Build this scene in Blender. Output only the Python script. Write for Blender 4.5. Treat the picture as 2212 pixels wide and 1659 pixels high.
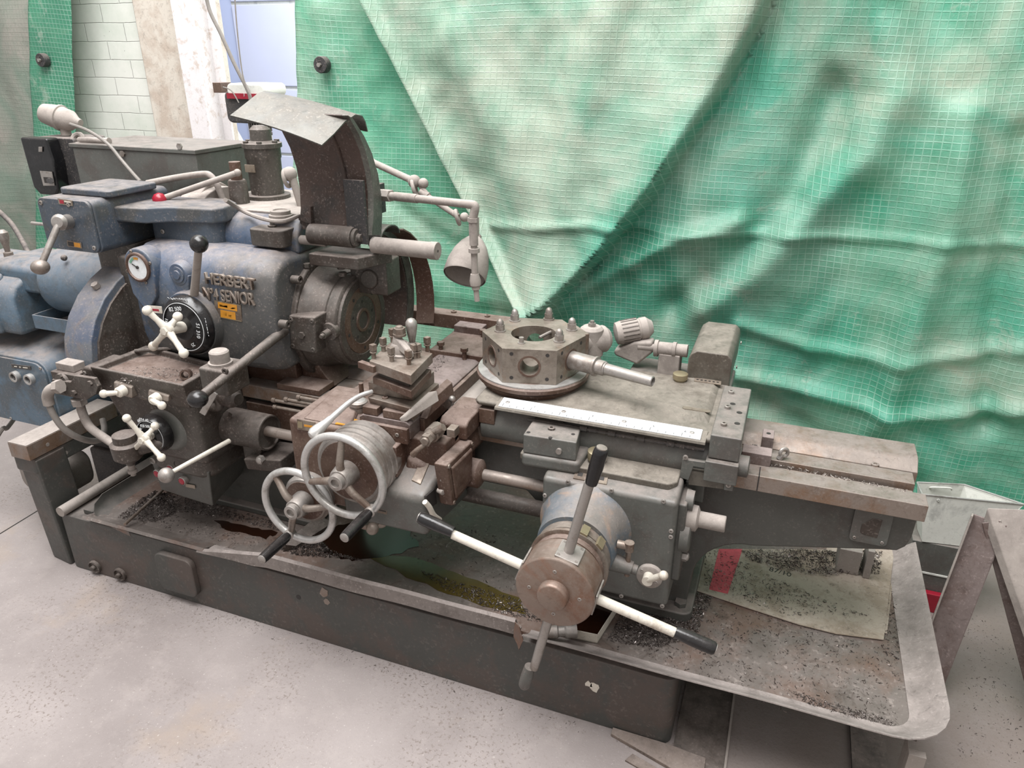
import bpy, bmesh, math, random
from math import sin, cos, pi, radians as R
from mathutils import Vector as V, Matrix, noise
random.seed(7)
for o in list(bpy.data.objects): bpy.data.objects.remove(o)
SC = bpy.context.scene
COL = SC.collection
# ------------------------------------------------------------------ camera, light, exposure
EYE = V((0, 0, 1.75)); YAW, PITCH, ROLL, FPX = -0.359316, 0.420643, 0.0028982, 1590.49
fwd = V((sin(YAW)*cos(PITCH), cos(YAW)*cos(PITCH), -sin(PITCH)))
rgt = V((cos(YAW), -sin(YAW), 0)); upv = rgt.cross(fwd)
r2 = rgt*cos(ROLL)+upv*sin(ROLL); u2 = -rgt*sin(ROLL)+upv*cos(ROLL)
cd = bpy.data.cameras.new('camera'); cam = bpy.data.objects.new('camera', cd); COL.objects.link(cam)
cam.matrix_world = Matrix(((r2.x, u2.x, -fwd.x, EYE.x), (r2.y, u2.y, -fwd.y, EYE.y), (r2.z, u2.z, -fwd.z, EYE.z), (0, 0, 0, 1)))
cd.sensor_fit = 'HORIZONTAL'; cd.sensor_width = 36; cd.lens = 36*FPX/2212; cd.clip_start = .02
SC.camera = cam
w = bpy.data.worlds.new('daylight'); SC.world = w; w.use_nodes = True
w.node_tree.nodes['Background'].inputs[0].default_value = (1, .965, .95, 1)
w.node_tree.nodes['Background'].inputs[1].default_value = .62
def area(name, loc, aim, sx, sy, power, col=(1, 1, 1)):
    l = bpy.data.lights.new(name, 'AREA'); l.shape = 'RECTANGLE'; l.size = sx; l.size_y = sy; l.energy = power; l.color = col
    o = bpy.data.objects.new(name, l); COL.objects.link(o); o.location = loc
    o.rotation_euler = (V(aim)-V(loc)).to_track_quat('-Z', 'Y').to_euler(); return o
area('roof_skylight', (-1.2, .9, 4.6), (-.9, 1.9, 0), 4.2, 2.2, 330)
area('roof_skylight', (-2.6, 3.0, 4.4), (-1.4, 2.6, .6), 2.5, 1.2, 55, (.93, .97, 1))
area('yard_daylight', (.2, 5.0, 2.6), (.1, 2.9, 1.1), 3.6, 2.4, 120, (1, 1, 1))
area('yard_daylight', (-2.9, 4.5, 3.2), (-3.3, 5.2, 1.2), 1.5, 1.5, 62, (.85, .9, 1))
SC.view_settings.view_transform = 'Standard'; SC.view_settings.look = 'None'
SC.view_settings.exposure = .15; SC.view_settings.gamma = 1; SC.view_settings.use_curve_mapping = False

def at(px, py, **k):
    "world point on the plane x=, y= or z= that projects to this picture position"
    d = fwd*FPX + r2*(px-1106) - u2*(py-829.5)
    (a, val), = k.items(); i = 'xyz'.index(a)
    return EYE + d*((val-EYE[i])/d[i])
# ------------------------------------------------------------------ materials
def nodes(name):
    m = bpy.data.materials.new(name); m.use_nodes = True; nt = m.node_tree
    return m, nt, nt.nodes['Principled BSDF'], nt.nodes.new('ShaderNodeTexCoord')
def nz(nt, vec, scale, detail=6, rough=.6, dist=0):
    n = nt.nodes.new('ShaderNodeTexNoise'); n.inputs['Scale'].default_value = scale; n.inputs['Detail'].default_value = detail
    n.inputs['Roughness'].default_value = rough; n.inputs['Distortion'].default_value = dist; nt.links.new(vec, n.inputs['Vector']); return n.outputs['Fac']
def ramp(nt, fac, a, b, lo=0, hi=1):
    r = nt.nodes.new('ShaderNodeMapRange'); r.inputs['From Min'].default_value = a; r.inputs['From Max'].default_value = b
    r.inputs['To Min'].default_value = lo; r.inputs['To Max'].default_value = hi; nt.links.new(fac, r.inputs['Value']); return r.outputs['Result']
def mth(nt, op, a, b=None):
    n = nt.nodes.new('ShaderNodeMath'); n.operation = op
    for i, x in enumerate((a, b)):
        if x is None: continue
        if isinstance(x, (int, float)): n.inputs[i].default_value = x
        else: nt.links.new(x, n.inputs[i])
    return n.outputs[0]
def mix(nt, fac, a, b):
    n = nt.nodes.new('ShaderNodeMix'); n.data_type = 'RGBA'
    for s, x in (('Factor', fac), ('A', a), ('B', b)):
        i = [q for q in n.inputs if q.name == s and (q.type == 'RGBA' if s != 'Factor' else q.type == 'VALUE')][0]
        if isinstance(x, tuple): i.default_value = (*x, 1)
        elif isinstance(x, (int, float)): i.default_value = x
        else: nt.links.new(x, i)
    return [q for q in n.outputs if q.type == 'RGBA'][0]
def bump(nt, b, h, s=.3, d=.002):
    n = nt.nodes.new('ShaderNodeBump'); n.inputs['Strength'].default_value = s; n.inputs['Distance'].default_value = d
    nt.links.new(h, n.inputs['Height']); nt.links.new(n.outputs[0], b.inputs['Normal'])
def lin(c):
    return tuple((x/255/12.92 if x/255 < .04045 else ((x/255+.055)/1.055)**2.4) for x in c)
DUST = (150, 138, 131)
def grimy(name, base, worn=None, dust=.55, rough=.55, metal=0., wornamt=.45, speck=.5, scale=1., dustcol=DUST, rust=None, soak=None):
    "paint or metal with worn patches, oily specks, and workshop dust lying on what faces up"
    m, nt, b, tc = nodes(name); ob = tc.outputs['Object']
    base = lin(base); worn = lin(worn) if worn else tuple(x*.6+.03 for x in base)
    n1 = nz(nt, ob, 7*scale, 9, .68, .3); n2 = nz(nt, ob, 60*scale, 5, .7); n3 = nz(nt, ob, 19*scale, 8, .75)
    c = mix(nt, ramp(nt, n1, .62-wornamt*.35, .68-wornamt*.22), base, worn)
    if rust: c = mix(nt, ramp(nt, nz(nt, ob, 11*scale, 7, .7, .6), .55, .68, 0, .85), c, lin(rust))
    if soak: # grease worked into the paint towards the spindle end of the casting
        sp = nt.nodes.new('ShaderNodeSeparateXYZ'); nt.links.new(ob, sp.inputs[0])
        f = mth(nt, 'ADD', mth(nt, 'MULTIPLY', mth(nt, 'ADD', sp.outputs['X'], 1.66), 2.6), mth(nt, 'MULTIPLY', mth(nt, 'SUBTRACT', 1.13, sp.outputs['Z']), 4.2))
        f = mth(nt, 'ADD', f, mth(nt, 'MULTIPLY', mth(nt, 'SUBTRACT', n1, .5), 2.4)); c = mix(nt, ramp(nt, f, -.1, .5, 0, .92), c, lin(soak))
    c = mix(nt, ramp(nt, n2, .58, .72, 0, speck), c, tuple(x*.35 for x in worn))
    g = nt.nodes.new('ShaderNodeNewGeometry'); s = nt.nodes.new('ShaderNodeSeparateXYZ'); nt.links.new(g.outputs['Normal'], s.inputs[0])
    up = mth(nt, 'POWER', mth(nt, 'MAXIMUM', s.outputs['Z'], 0), 1.3)
    d = mth(nt, 'MULTIPLY', mth(nt, 'ADD', mth(nt, 'MULTIPLY', up, dust*1.25), dust*.13), ramp(nt, n3, .32, .6, .35, 1.1))
    c = mix(nt, mth(nt, 'MINIMUM', d, .93), c, lin(dustcol))
    n4 = nz(nt, ob, 150*scale, 3, .6); n5 = nz(nt, ob, 34*scale, 9, .8, 1.2)
    c = mix(nt, mth(nt, 'MULTIPLY', ramp(nt, n4, .56, .66, 0, .55*min(1, speck*1.6)), ramp(nt, n3, .42, .6, .1, 1)), c, tuple(min(1, x*1.25) for x in lin(dustcol)))
    c = mix(nt, ramp(nt, n5, .54, .66, 0, .6*min(1, speck*1.4)), c, tuple(x*.3 for x in worn))
    nt.links.new(c, b.inputs['Base Color'])
    nt.links.new(mth(nt, 'MINIMUM', mth(nt, 'ADD', mth(nt, 'MULTIPLY', d, .5), mth(nt, 'ADD', ramp(nt, n3, .3, .7, -.12, .15), rough)), 1), b.inputs['Roughness'])
    b.inputs['Metallic'].default_value = metal*.75
    bump(nt, b, mth(nt, 'ADD', n3, mth(nt, 'MULTIPLY', n2, .5)), .35, .0022)
    return m
def plain(name, c, rough=.5, metal=0., tr=0):
    m, nt, b, tc = nodes(name)
    cc = mix(nt, ramp(nt, nz(nt, tc.outputs['Object'], 45, 6, .7), .4, .75, 0, .45), lin(c), tuple(x*.5 for x in lin(c)))
    nt.links.new(cc, b.inputs['Base Color']); b.inputs['Roughness'].default_value = rough; b.inputs['Metallic'].default_value = metal
    return m
M = dict(
    dgreen=grimy('dark_green_grey_paint', (66, 67, 63), (58, 55, 51), dust=.38, rough=.36, wornamt=.3, speck=.12),
    base=grimy('base_paint', (62, 63, 60), (74, 65, 60), dust=.3, rough=.45, wornamt=.35, scale=.6, speck=.16),
    blue=grimy('worn_blue_paint', (66, 82, 104), (82, 90, 98), dust=.42, rough=.36, wornamt=.5, speck=.45, rust=(104, 94, 88)),
    bluehead=grimy('greasy_blue_paint', (64, 84, 108), (74, 88, 104), dust=.45, rough=.33, wornamt=.5, speck=.45, rust=(112, 102, 94), soak=(66, 66, 63)),
    blue2=grimy('light_blue_paint', (80, 103, 120), (72, 84, 92), dust=.5, rough=.36, wornamt=.5, speck=.35),
    bluegrey=grimy('blue_grey_paint', (60, 71, 82), (64, 67, 68), dust=.4, rough=.36, wornamt=.4, speck=.4),
    oily=grimy('oily_cast_iron', (70, 66, 61), (56, 47, 41), dust=.42, rough=.42, wornamt=.5, metal=.2),
    brown=grimy('rusty_oily_iron', (92, 72, 60), (74, 50, 38), dust=.5, rough=.42, wornamt=.5, metal=.25, dustcol=(146, 130, 122)),
    purple=grimy('dusty_brown_slide', (104, 92, 88), (80, 62, 55), dust=.62, rough=.5, wornamt=.4, metal=.2, dustcol=(150, 136, 132)),
    steel=grimy('worn_steel', (156, 151, 146), (122, 112, 104), dust=.35, rough=.36, metal=.8, wornamt=.4, speck=.3, dustcol=(168, 158, 151)),
    rsteel=grimy('rust_stained_steel', (130, 120, 111), (104, 86, 74), dust=.35, rough=.32, metal=.6, wornamt=.45, speck=.35, dustcol=(160, 148, 138)),
    way=grimy('ground_bedway', (134, 122, 113), (128, 104, 86), dust=.5, rough=.35, metal=.55, wornamt=.4, dustcol=(146, 137, 131)),
    dusty=grimy('thick_dust_on_iron', (142, 134, 127), (122, 114, 108), dust=.7, rough=.85, wornamt=.4, speck=.3, dustcol=(170, 160, 153)),
    bright=grimy('polished_handwheel_rim', (186, 184, 181), (150, 146, 140), dust=.25, rough=.3, metal=.7, wornamt=.3, speck=.25, dustcol=(190, 185, 180)),
    cream=grimy('worn_cream_enamel', (206, 199, 186), (168, 156, 142), dust=.15, rough=.35, wornamt=.25, speck=.4, dustcol=(205, 198, 190)),
    black=grimy('black_plastic', (17, 18, 20), (28, 28, 30), dust=.07, rough=.16, wornamt=.2, speck=.06),
    blackdull=grimy('dusty_black_paint', (36, 37, 39), (56, 53, 51), dust=.5, rough=.5, wornamt=.4),
    hoodin=grimy('brown_stained_guard_sheet', (70, 54, 47), (50, 44, 41), dust=.25, rough=.55, wornamt=.4),
    hoodout=grimy('grey_green_guard_sheet', (88, 88, 82), (62, 62, 57), dust=.36, rough=.36, wornamt=.5, dustcol=(146, 139, 131), metal=.3),
    saddle=grimy('olive_saddle_paint', (88, 83, 75), (74, 66, 58), dust=.6, rough=.4, wornamt=.4, dustcol=(134, 126, 116)),
    rim=grimy('dusty_tray_rim', (112, 104, 99), (92, 84, 79), dust=.6, rough=.6, wornamt=.4, scale=.8, dustcol=(160, 150, 145)),
    turret=grimy('stained_turret_steel', (134, 125, 115), (104, 94, 84), dust=.3, rough=.3, metal=.5, wornamt=.5, speck=.3, rust=(138, 112, 90), dustcol=(160, 148, 138)),
    wheel=grimy('browned_steel', (128, 112, 101), (116, 88, 72), dust=.25, rough=.3, metal=.5, wornamt=.5, speck=.25, rust=(126, 92, 74)),
    bluerust=grimy('blue_paint_over_rust', (82, 96, 106), (104, 102, 98), dust=.35, rough=.35, wornamt=.55, speck=.35, rust=(140, 116, 98)),
    tray=grimy('oily_tray_sheet', (84, 77, 72), (92, 66, 52), dust=.28, rough=.4, wornamt=.5, scale=.5, dustcol=(142, 132, 126), speck=.7),
    green=grimy('grey_green_machine_paint', (82, 84, 80), (76, 73, 69), dust=.4, rough=.36, wornamt=.4, speck=.2),
    red=plain('red_plastic', (150, 30, 48), .3), orange=plain('orange_plate_print', (205, 140, 40), .4),
    brass=plain('dull_brass', (150, 138, 112), .4, .5), ink=plain('dark_engraving', (48, 44, 42), .6),
    white=plain('white_plate', (222, 224, 225), .35), platemetal=grimy('nameplate_metal', (136, 124, 110), (100, 86, 74), dust=.15, rough=.35, metal=.5),
    oil=plain('pooled_dark_oil', (36, 18, 10), .16), oily2=plain('yellow_coolant', (78, 66, 30), .18),
    wood=grimy('dusty_wood', (120, 106, 96), (92, 80, 72), dust=.5, rough=.8), cable=plain('grey_cable_sheath', (128, 122, 116), .6),
    white2=grimy('white_painted_sheet', (208, 208, 200), (176, 176, 170), dust=.2, rough=.5, dustcol=(200, 196, 190), speck=.3, wornamt=.2),
)
# ------------------------------------------------------------------ mesh builder
def frame(d):
    d = V(d).normalized(); a = V((0, 0, 1)) if abs(d.z) < .9 else V((1, 0, 0))
    u = d.cross(a).normalized(); return u, d.cross(u).normalized(), d
class MB:
    def __init__(s): s.v = []; s.f = []
    def add(s, vs, fs):
        n = len(s.v); s.v += [tuple(v) for v in vs]; s.f += [tuple(i+n for i in f) for f in fs]; return s
    def box(s, x0, x1, y0, y1, z0, z1):
        return s.hexa([(x0, y0, z0), (x1, y0, z0), (x1, y1, z0), (x0, y1, z0), (x0, y0, z1), (x1, y0, z1), (x1, y1, z1), (x0, y1, z1)])
    def hexa(s, p): return s.add(p, [(0, 3, 2, 1), (4, 5, 6, 7), (0, 1, 5, 4), (1, 2, 6, 5), (2, 3, 7, 6), (3, 0, 4, 7)])
    def obox(s, c, h, u, v):
        "box about c with half sizes h along u, v, u x v"
        u = V(u).normalized(); v = V(v).normalized(); w_ = u.cross(v).normalized(); v = w_.cross(u); c = V(c)
        P = lambda a, b, d: c+u*a*h[0]+v*b*h[1]+w_*d*h[2]
        return s.hexa([P(-1, -1, -1), P(1, -1, -1), P(1, 1, -1), P(-1, 1, -1), P(-1, -1, 1), P(1, -1, 1), P(1, 1, 1), P(-1, 1, 1)])
    def lathe(s, o, d, prof, n=28, a0=0, caps=True):
        u, v, d = frame(d); o = V(o); vs = []; fs = []
        for t, r in prof:
            for k in range(n):
                a = a0+2*pi*k/n; vs.append(o+d*t+(u*cos(a)+v*sin(a))*r)
        for j in range(len(prof)-1):
            for k in range(n):
                a, b = j*n+k, j*n+(k+1) % n; fs.append((a, b, b+n, a+n))
        if caps: fs.append(tuple(range(n-1, -1, -1))); q = (len(prof)-1)*n; fs.append(tuple(range(q, q+n)))
        return s.add(vs, fs)
    def cyl(s, a, b, r, r1=None, n=20, a0=0):
        a = V(a); b = V(b); L = (b-a).length; return s.lathe(a, b-a, [(0, r), (L, r if r1 is None else r1)], n, a0)
    def ring(s, o, d, t0, t1, ro, ri, n=32):
        return s.lathe(o, d, [(t0, ri), (t0, ro), (t1, ro), (t1, ri), (t0, ri)], n, caps=False)
    def sph(s, c, r, n=16, sc=(1, 1, 1)):
        vs = []; fs = []; c = V(c); m = n//2
        for j in range(1, m):
            t = pi*j/m
            for k in range(n): vs.append(c+V((sin(t)*cos(2*pi*k/n)*r*sc[0], sin(t)*sin(2*pi*k/n)*r*sc[1], cos(t)*r*sc[2])))
        vs += [c+V((0, 0, r*sc[2])), c-V((0, 0, r*sc[2]))]; T = len(vs)-2
        for j in range(m-2):
            for k in range(n): a, b = j*n+k, j*n+(k+1) % n; fs.append((a, a+n, b+n, b))
        for k in range(n): fs.append((T, k, (k+1) % n)); fs.append((T+1, (m-2)*n+(k+1) % n, (m-2)*n+k))
        return s.add(vs, fs)
    def torus(s, c, d, Rr, r, n=40, m=12):
        u, v, d = frame(d); c = V(c); vs = []; fs = []
        for i in range(n):
            e = u*cos(2*pi*i/n)+v*sin(2*pi*i/n)
            for j in range(m): vs.append(c+e*(Rr+r*cos(2*pi*j/m))+d*r*sin(2*pi*j/m))
        for i in range(n):
            for j in range(m): fs.append((i*m+j, ((i+1) % n)*m+j, ((i+1) % n)*m+(j+1) % m, i*m+(j+1) % m))
        return s.add(vs, fs)
    def prism(s, pts, ax, a, b):
        "polygon given in the two other axes (cyclic order xyz), pushed from a to b along ax"
        i = 'xyz'.index(ax)
        def mk(p, t):
            q = [0, 0, 0]; q[i] = t; o = [k for k in range(3) if k != i]; q[o[0]], q[o[1]] = p; return q
        n = len(pts); vs = [mk(p, a) for p in pts]+[mk(p, b) for p in pts]
        return s.add(vs, [tuple(range(n)), tuple(range(2*n-1, n-1, -1))]+[(k, k+n, (k+1) % n+n, (k+1) % n) for k in range(n)])
    def tube(s, pts, r, n=10, smooth=True):
        P = [V(p) for p in pts]
        if smooth and len(P) > 2:
            Q = []
            for i in range(len(P)-1):
                p0, p1, p2, p3 = P[max(i-1, 0)], P[i], P[i+1], P[min(i+2, len(P)-1)]
                for k in range(6):
                    t = k/6; Q.append(.5*((2*p1)+(p2-p0)*t+(2*p0-5*p1+4*p2-p3)*t*t+(3*p1-p0-3*p2+p3)*t**3))
            P = Q+[P[-1]]
        rr = r if isinstance(r, (list, tuple)) else [r, r]
        vs = []; fs = []; u = None
        for i, p in enumerate(P):
            d = (P[min(i+1, len(P)-1)]-P[max(i-1, 0)]).normalized()
            if u is None: u, v, _ = frame(d)
            else: u = (u-d*u.dot(d)).normalized(); v = d.cross(u)
            ri = rr[0]+(rr[-1]-rr[0])*i/(len(P)-1)
            for k in range(n): a = 2*pi*k/n; vs.append(p+(u*cos(a)+v*sin(a))*ri)
        for i in range(len(P)-1):
            for k in range(n): a, b = i*n+k, i*n+(k+1) % n; fs.append((a, b, b+n, a+n))
        fs.append(tuple(range(n-1, -1, -1))); q = (len(P)-1)*n; fs.append(tuple(range(q, q+n)))
        return s.add(vs, fs)
    def sheet(s, rows, th=0.003, closed=False):
        "grid of points given thickness"
        m = len(rows); n = len(rows[0]); G = [[V(p) for p in r] for r in rows]; vs = []; N = []
        for i in range(m):
            for j in range(n):
                a = G[min(i+1, m-1)][j]-G[max(i-1, 0)][j]; b = G[i][min(j+1, n-1)]-G[i][max(j-1, 0)]; N.append(a.cross(b).normalized())
        vs = [G[i][j] for i in range(m) for j in range(n)]; vs += [vs[k]-N[k]*th for k in range(m*n)]; q = m*n; fs = []
        for i in range(m-1):
            for j in range(n-1):
                a = i*n+j; fs.append((a, a+n, a+n+1, a+1)); fs.append((a+q, a+1+q, a+n+1+q, a+n+q))
        for j in range(n-1):
            fs.append((j, j+1, j+1+q, j+q)); a = (m-1)*n+j; fs.append((a+1, a, a+q, a+1+q))
        for i in range(m-1):
            a = i*n; fs.append((a+n, a, a+q, a+n+q)); a = i*n+n-1; fs.append((a, a+n, a+n+q, a+q))
        return s.add(vs, fs)
    def hexnut(s, c, d, r, h, dome=0):
        d = V(d).normalized(); s.cyl(c, V(c)+d*h, r, n=6)
        if dome: s.lathe(V(c)+d*h, d, [(0, r*.82), (dome*.5, r*.78), (dome*.82, r*.55), (dome, r*.2)], 14)
        return s
    def screw(s, c, d, r=.006, h=.003):
        d = V(d).normalized(); return s.lathe(V(c)-d*.001, d, [(0, r), (h, r), (h+.001, r*.8), (h+.001, r*.45), (h*.4, r*.42)], 12)
    def arc(s): return s
def rrect(x0, x1, y0, y1, r, n=5):
    P = []
    for cx, cy, a in ((x1-r, y1-r, 0), (x0+r, y1-r, 90), (x0+r, y0+r, 180), (x1-r, y0+r, 270)):
        P += [(cx+r*cos(R(a+90*k/n)), cy+r*sin(R(a+90*k/n))) for k in range(n+1)]
    return P
def build(name, mb, mat, parent=None, bevel=0, seg=2, label=None, ang=38):
    me = bpy.data.meshes.new(name); me.from_pydata(mb.v, [], mb.f)
    bm = bmesh.new(); bm.from_mesh(me)
    bmesh.ops.recalc_face_normals(bm, faces=bm.faces[:]); bm.to_mesh(me); bm.free()
    o = bpy.data.objects.new(name, me); COL.objects.link(o)
    for mm in (mat if isinstance(mat, list) else [mat]): me.materials.append(M[mm] if isinstance(mm, str) else mm)
    for p in me.polygons: p.use_smooth = True
    me.set_sharp_from_angle(angle=R(ang))
    if bevel:
        b = o.modifiers.new('b', 'BEVEL'); b.width = bevel; b.segments = seg; b.limit_method = 'ANGLE'; b.angle_limit = R(ang); b.harden_normals = True
    if parent: tie(o, parent)
    if label: o['label'] = label
    return o
def tie(o, p):
    o.parent = p; mw = Matrix.Translation(wloc(p)); o.matrix_parent_inverse = mw.inverted()
def wloc(p):
    q = V(p.location)
    if p.parent: return q   # children keep world-space meshes at origin
    return q
def thing(name, label, cat, loc=(0, 0, 0), group=None):
    o = bpy.data.objects.new(name, None); COL.objects.link(o); o.location = loc; o.empty_display_size = .05
    return tag(o, label, cat, group)
def tag(o, label, cat, group=None, kind=None):
    if label: o['label'] = label
    if cat: o['category'] = cat
    if group: o['group'] = group
    if kind: o['kind'] = kind
    return o
def struct(name, mb, mat, **k): o = build(name, mb, mat, **k); o['kind'] = 'structure'; return o
def text(name, s, mat, parent, origin, xdir, ydir, size, ext=.003, spacing=1, label=None, bevel=0):
    c = bpy.data.curves.new('t', 'FONT'); c.body = s; c.size = size; c.extrude = ext; c.space_character = spacing; c.bevel_depth = bevel; c.bevel_resolution = 1
    t = bpy.data.objects.new('t', c); COL.objects.link(t); dg = bpy.context.evaluated_depsgraph_get(); dg.update()
    me = bpy.data.meshes.new_from_object(t.evaluated_get(dg)); bpy.data.objects.remove(t)
    x = V(xdir).normalized(); y = V(ydir); y = (y-x*y.dot(x)).normalized(); z = x.cross(y)
    me.transform(Matrix(((x.x, y.x, z.x, origin[0]), (x.y, y.y, z.y, origin[1]), (x.z, y.z, z.z, origin[2]), (0, 0, 0, 1))))
    me.materials.clear(); me.materials.append(M[mat]); o = bpy.data.objects.new(name, me); COL.objects.link(o)
    if parent: tie(o, parent)
    if label: o['label'] = label
    return o
X, Y, Z = V((1, 0, 0)), V((0, 1, 0)), V((0, 0, 1))
# ------------------------------------------------------------------ the room
def concrete():
    m, nt, b, tc = nodes('dusty_concrete'); ob = tc.outputs['Object']
    n1 = nz(nt, ob, 1.3, 6, .6, .4); n2 = nz(nt, ob, 9, 9, .72); n3 = nz(nt, ob, 90, 4, .7); n4 = nz(nt, ob, 3.1, 5, .6)
    c = mix(nt, ramp(nt, n1, .38, .64), lin((156, 147, 144)), lin((138, 129, 126)))
    c = mix(nt, ramp(nt, n2, .5, .8, 0, .45), c, lin((178, 168, 163)))
    c = mix(nt, ramp(nt, n4, .56, .74, 0, .45), c, lin((164, 144, 122)))
    c = mix(nt, mth(nt, 'MULTIPLY', ramp(nt, n3, .55, .62, 0, .7), ramp(nt, nz(nt, ob, 2.2, 4), .45, .56)), c, lin((112, 100, 92)))
    n6 = nz(nt, ob, 260, 3, .6); c = mix(nt, ramp(nt, n6, .6, .68, 0, .35), c, lin((120, 110, 104))); c = mix(nt, ramp(nt, nz(nt, ob, 130, 3, .6), .64, .7, 0, .5), c, lin((198, 190, 185)))
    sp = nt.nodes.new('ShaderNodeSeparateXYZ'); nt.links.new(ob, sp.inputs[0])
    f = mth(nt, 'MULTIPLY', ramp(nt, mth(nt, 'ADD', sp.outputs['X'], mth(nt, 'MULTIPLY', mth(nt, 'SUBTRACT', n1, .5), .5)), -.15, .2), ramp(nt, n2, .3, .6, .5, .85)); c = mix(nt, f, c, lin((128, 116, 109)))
    nt.links.new(c, b.inputs['Base Color']); b.inputs['Roughness'].default_value = .8
    bump(nt, b, mth(nt, 'ADD', n3, n2), .4, .004); return m
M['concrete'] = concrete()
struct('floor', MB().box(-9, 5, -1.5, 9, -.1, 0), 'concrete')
ja, jb_ = at(-60, 1190, z=0), at(100, 1092, z=0)
jd = (jb_-ja).normalized(); je = jd.cross(V((0, 0, 1)))*.003
struct('trim_3', MB().hexa([ja-jd*2-je, jb_+jd*.1-je, jb_+jd*.1+je, ja-jd*2+je]+[p+V((0, 0, .0008)) for p in (ja-jd*2-je, jb_+jd*.1-je, jb_+jd*.1+je, ja-jd*2+je)]), 'ink')
def brickmat():
    m, nt, b, tc = nodes('painted_brick'); mp = nt.nodes.new('ShaderNodeMapping'); mp.inputs['Rotation'].default_value = (R(90), 0, 0)
    nt.links.new(tc.outputs['Object'], mp.inputs['Vector']); n = nz(nt, tc.outputs['Object'], 6, 6)
    va = nt.nodes.new('ShaderNodeVectorMath'); va.operation = 'MULTIPLY_ADD'; nt.links.new(nt.nodes[n.node.name].outputs['Color'], va.inputs[0])
    va.inputs[1].default_value = (.012, .012, .012); nt.links.new(mp.outputs[0], va.inputs[2])
    br = nt.nodes.new('ShaderNodeTexBrick'); nt.links.new(va.outputs[0], br.inputs['Vector']); br.inputs['Scale'].default_value = 1
    br.inputs['Brick Width'].default_value = .29; br.inputs['Row Height'].default_value = .095; br.inputs['Mortar Size'].default_value = .003; br.inputs['Mortar Smooth'].default_value = .9
    for k in ('Color1', 'Color2', 'Mortar'): br.inputs[k].default_value = (0, 0, 0, 1) if k == 'Mortar' else (1, 1, 1, 1)
    c = mix(nt, ramp(nt, nz(nt, tc.outputs['Object'], 3, 7, .7), .4, .7), lin((222, 222, 214)), lin((198, 204, 192)))
    c = mix(nt, ramp(nt, nz(nt, tc.outputs['Object'], 40, 3), .68, .74, 0, .6), c, lin((120, 116, 106)))
    c = mix(nt, ramp(nt, br.outputs['Color'], 0, 1, .12, 0), c, lin((150, 152, 142)))
    nt.links.new(c, b.inputs['Base Color']); b.inputs['Roughness'].default_value = .7
    bump(nt, b, mth(nt, 'ADD', br.outputs['Color'], mth(nt, 'MULTIPLY', n, .4)), .8, .006); return m
M['brick'] = brickmat()
M['plaster'] = grimy('stained_plaster', (206, 198, 186), (186, 172, 158), dust=.1, rough=.8, wornamt=.5, scale=.7, dustcol=(200, 192, 180))
M['column'] = grimy('flaking_white_column_paint', (222, 217, 217), (196, 184, 176), dust=.1, rough=.6, wornamt=.25, scale=2.5, dustcol=(230, 226, 224), speck=.35)
def smooth(name, c, rough):
    m, nt, b, tc = nodes(name); nt.links.new(mix(nt, ramp(nt, nz(nt, tc.outputs['Object'], 2, 4), .4, .7, 0, .3), lin(c), tuple(x*.85 for x in lin(c))), b.inputs['Base Color']); b.inputs['Roughness'].default_value = rough; return m
M['lilac'] = smooth('pale_blue_panel', (196, 206, 240), .45)
M['lilac2'] = smooth('pale_lilac_panel', (214, 218, 242), .45)
xa = at(160, 200, y=3.5).x; xb = at(338, 200, y=3.5).x; xc = at(408, 200, y=3.42).x; xd = at(478, 200, y=3.3).x
struct('wall_back', MB().box(-9, xb, 3.5, 3.75, 0, 4), 'brick')
struct('trim_1', MB().box(xb, xc+.02, 3.44, 3.75, 0, 4), 'plaster', bevel=.01)
x0 = at(400, 200, y=3.26).x; x1 = at(440, 200, y=3.26).x
c = MB().box(x0, x1, 3.26, 3.275, 0, 4); c.box((x0+x1)/2-.006, (x0+x1)/2+.006, 3.275, 3.43, 0, 4); c.box(x0, x1, 3.43, 3.445, 0, 4)
struct('trim_2', c, 'column', bevel=.002, label=None)
xe = at(640, 100, y=3.3).x
struct('wall_right', MB().box(xe+.1, 5, 5.9, 6.1, 0, 4), 'white2')
# pale panelled shutter beyond the opening
YD = 5.6; d0 = at(430, 100, y=YD).x; d1 = at(512, 100, y=YD).x; d2 = at(700, 100, y=YD).x
dr = MB().box(d0-1.2, d1, YD, YD+.06, 0, 3.6)
door = struct('door_1', dr, 'lilac', bevel=.004)
pn = MB()
zs = [0, at(560, 330, y=YD).z, at(560, 188, y=YD).z, at(560, 6, y=YD).z, 3.6]
for a, b in zip(zs, zs[1:]): pn.box(d1+.012, d2, YD-.02, YD+.05, a+.012, b-.012)
build('door_panel', pn, 'lilac2', door, .006)
build('door_rail', MB().box(d1, d2, YD+.0, YD+.07, 0, 3.6), 'white2', door)
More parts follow.
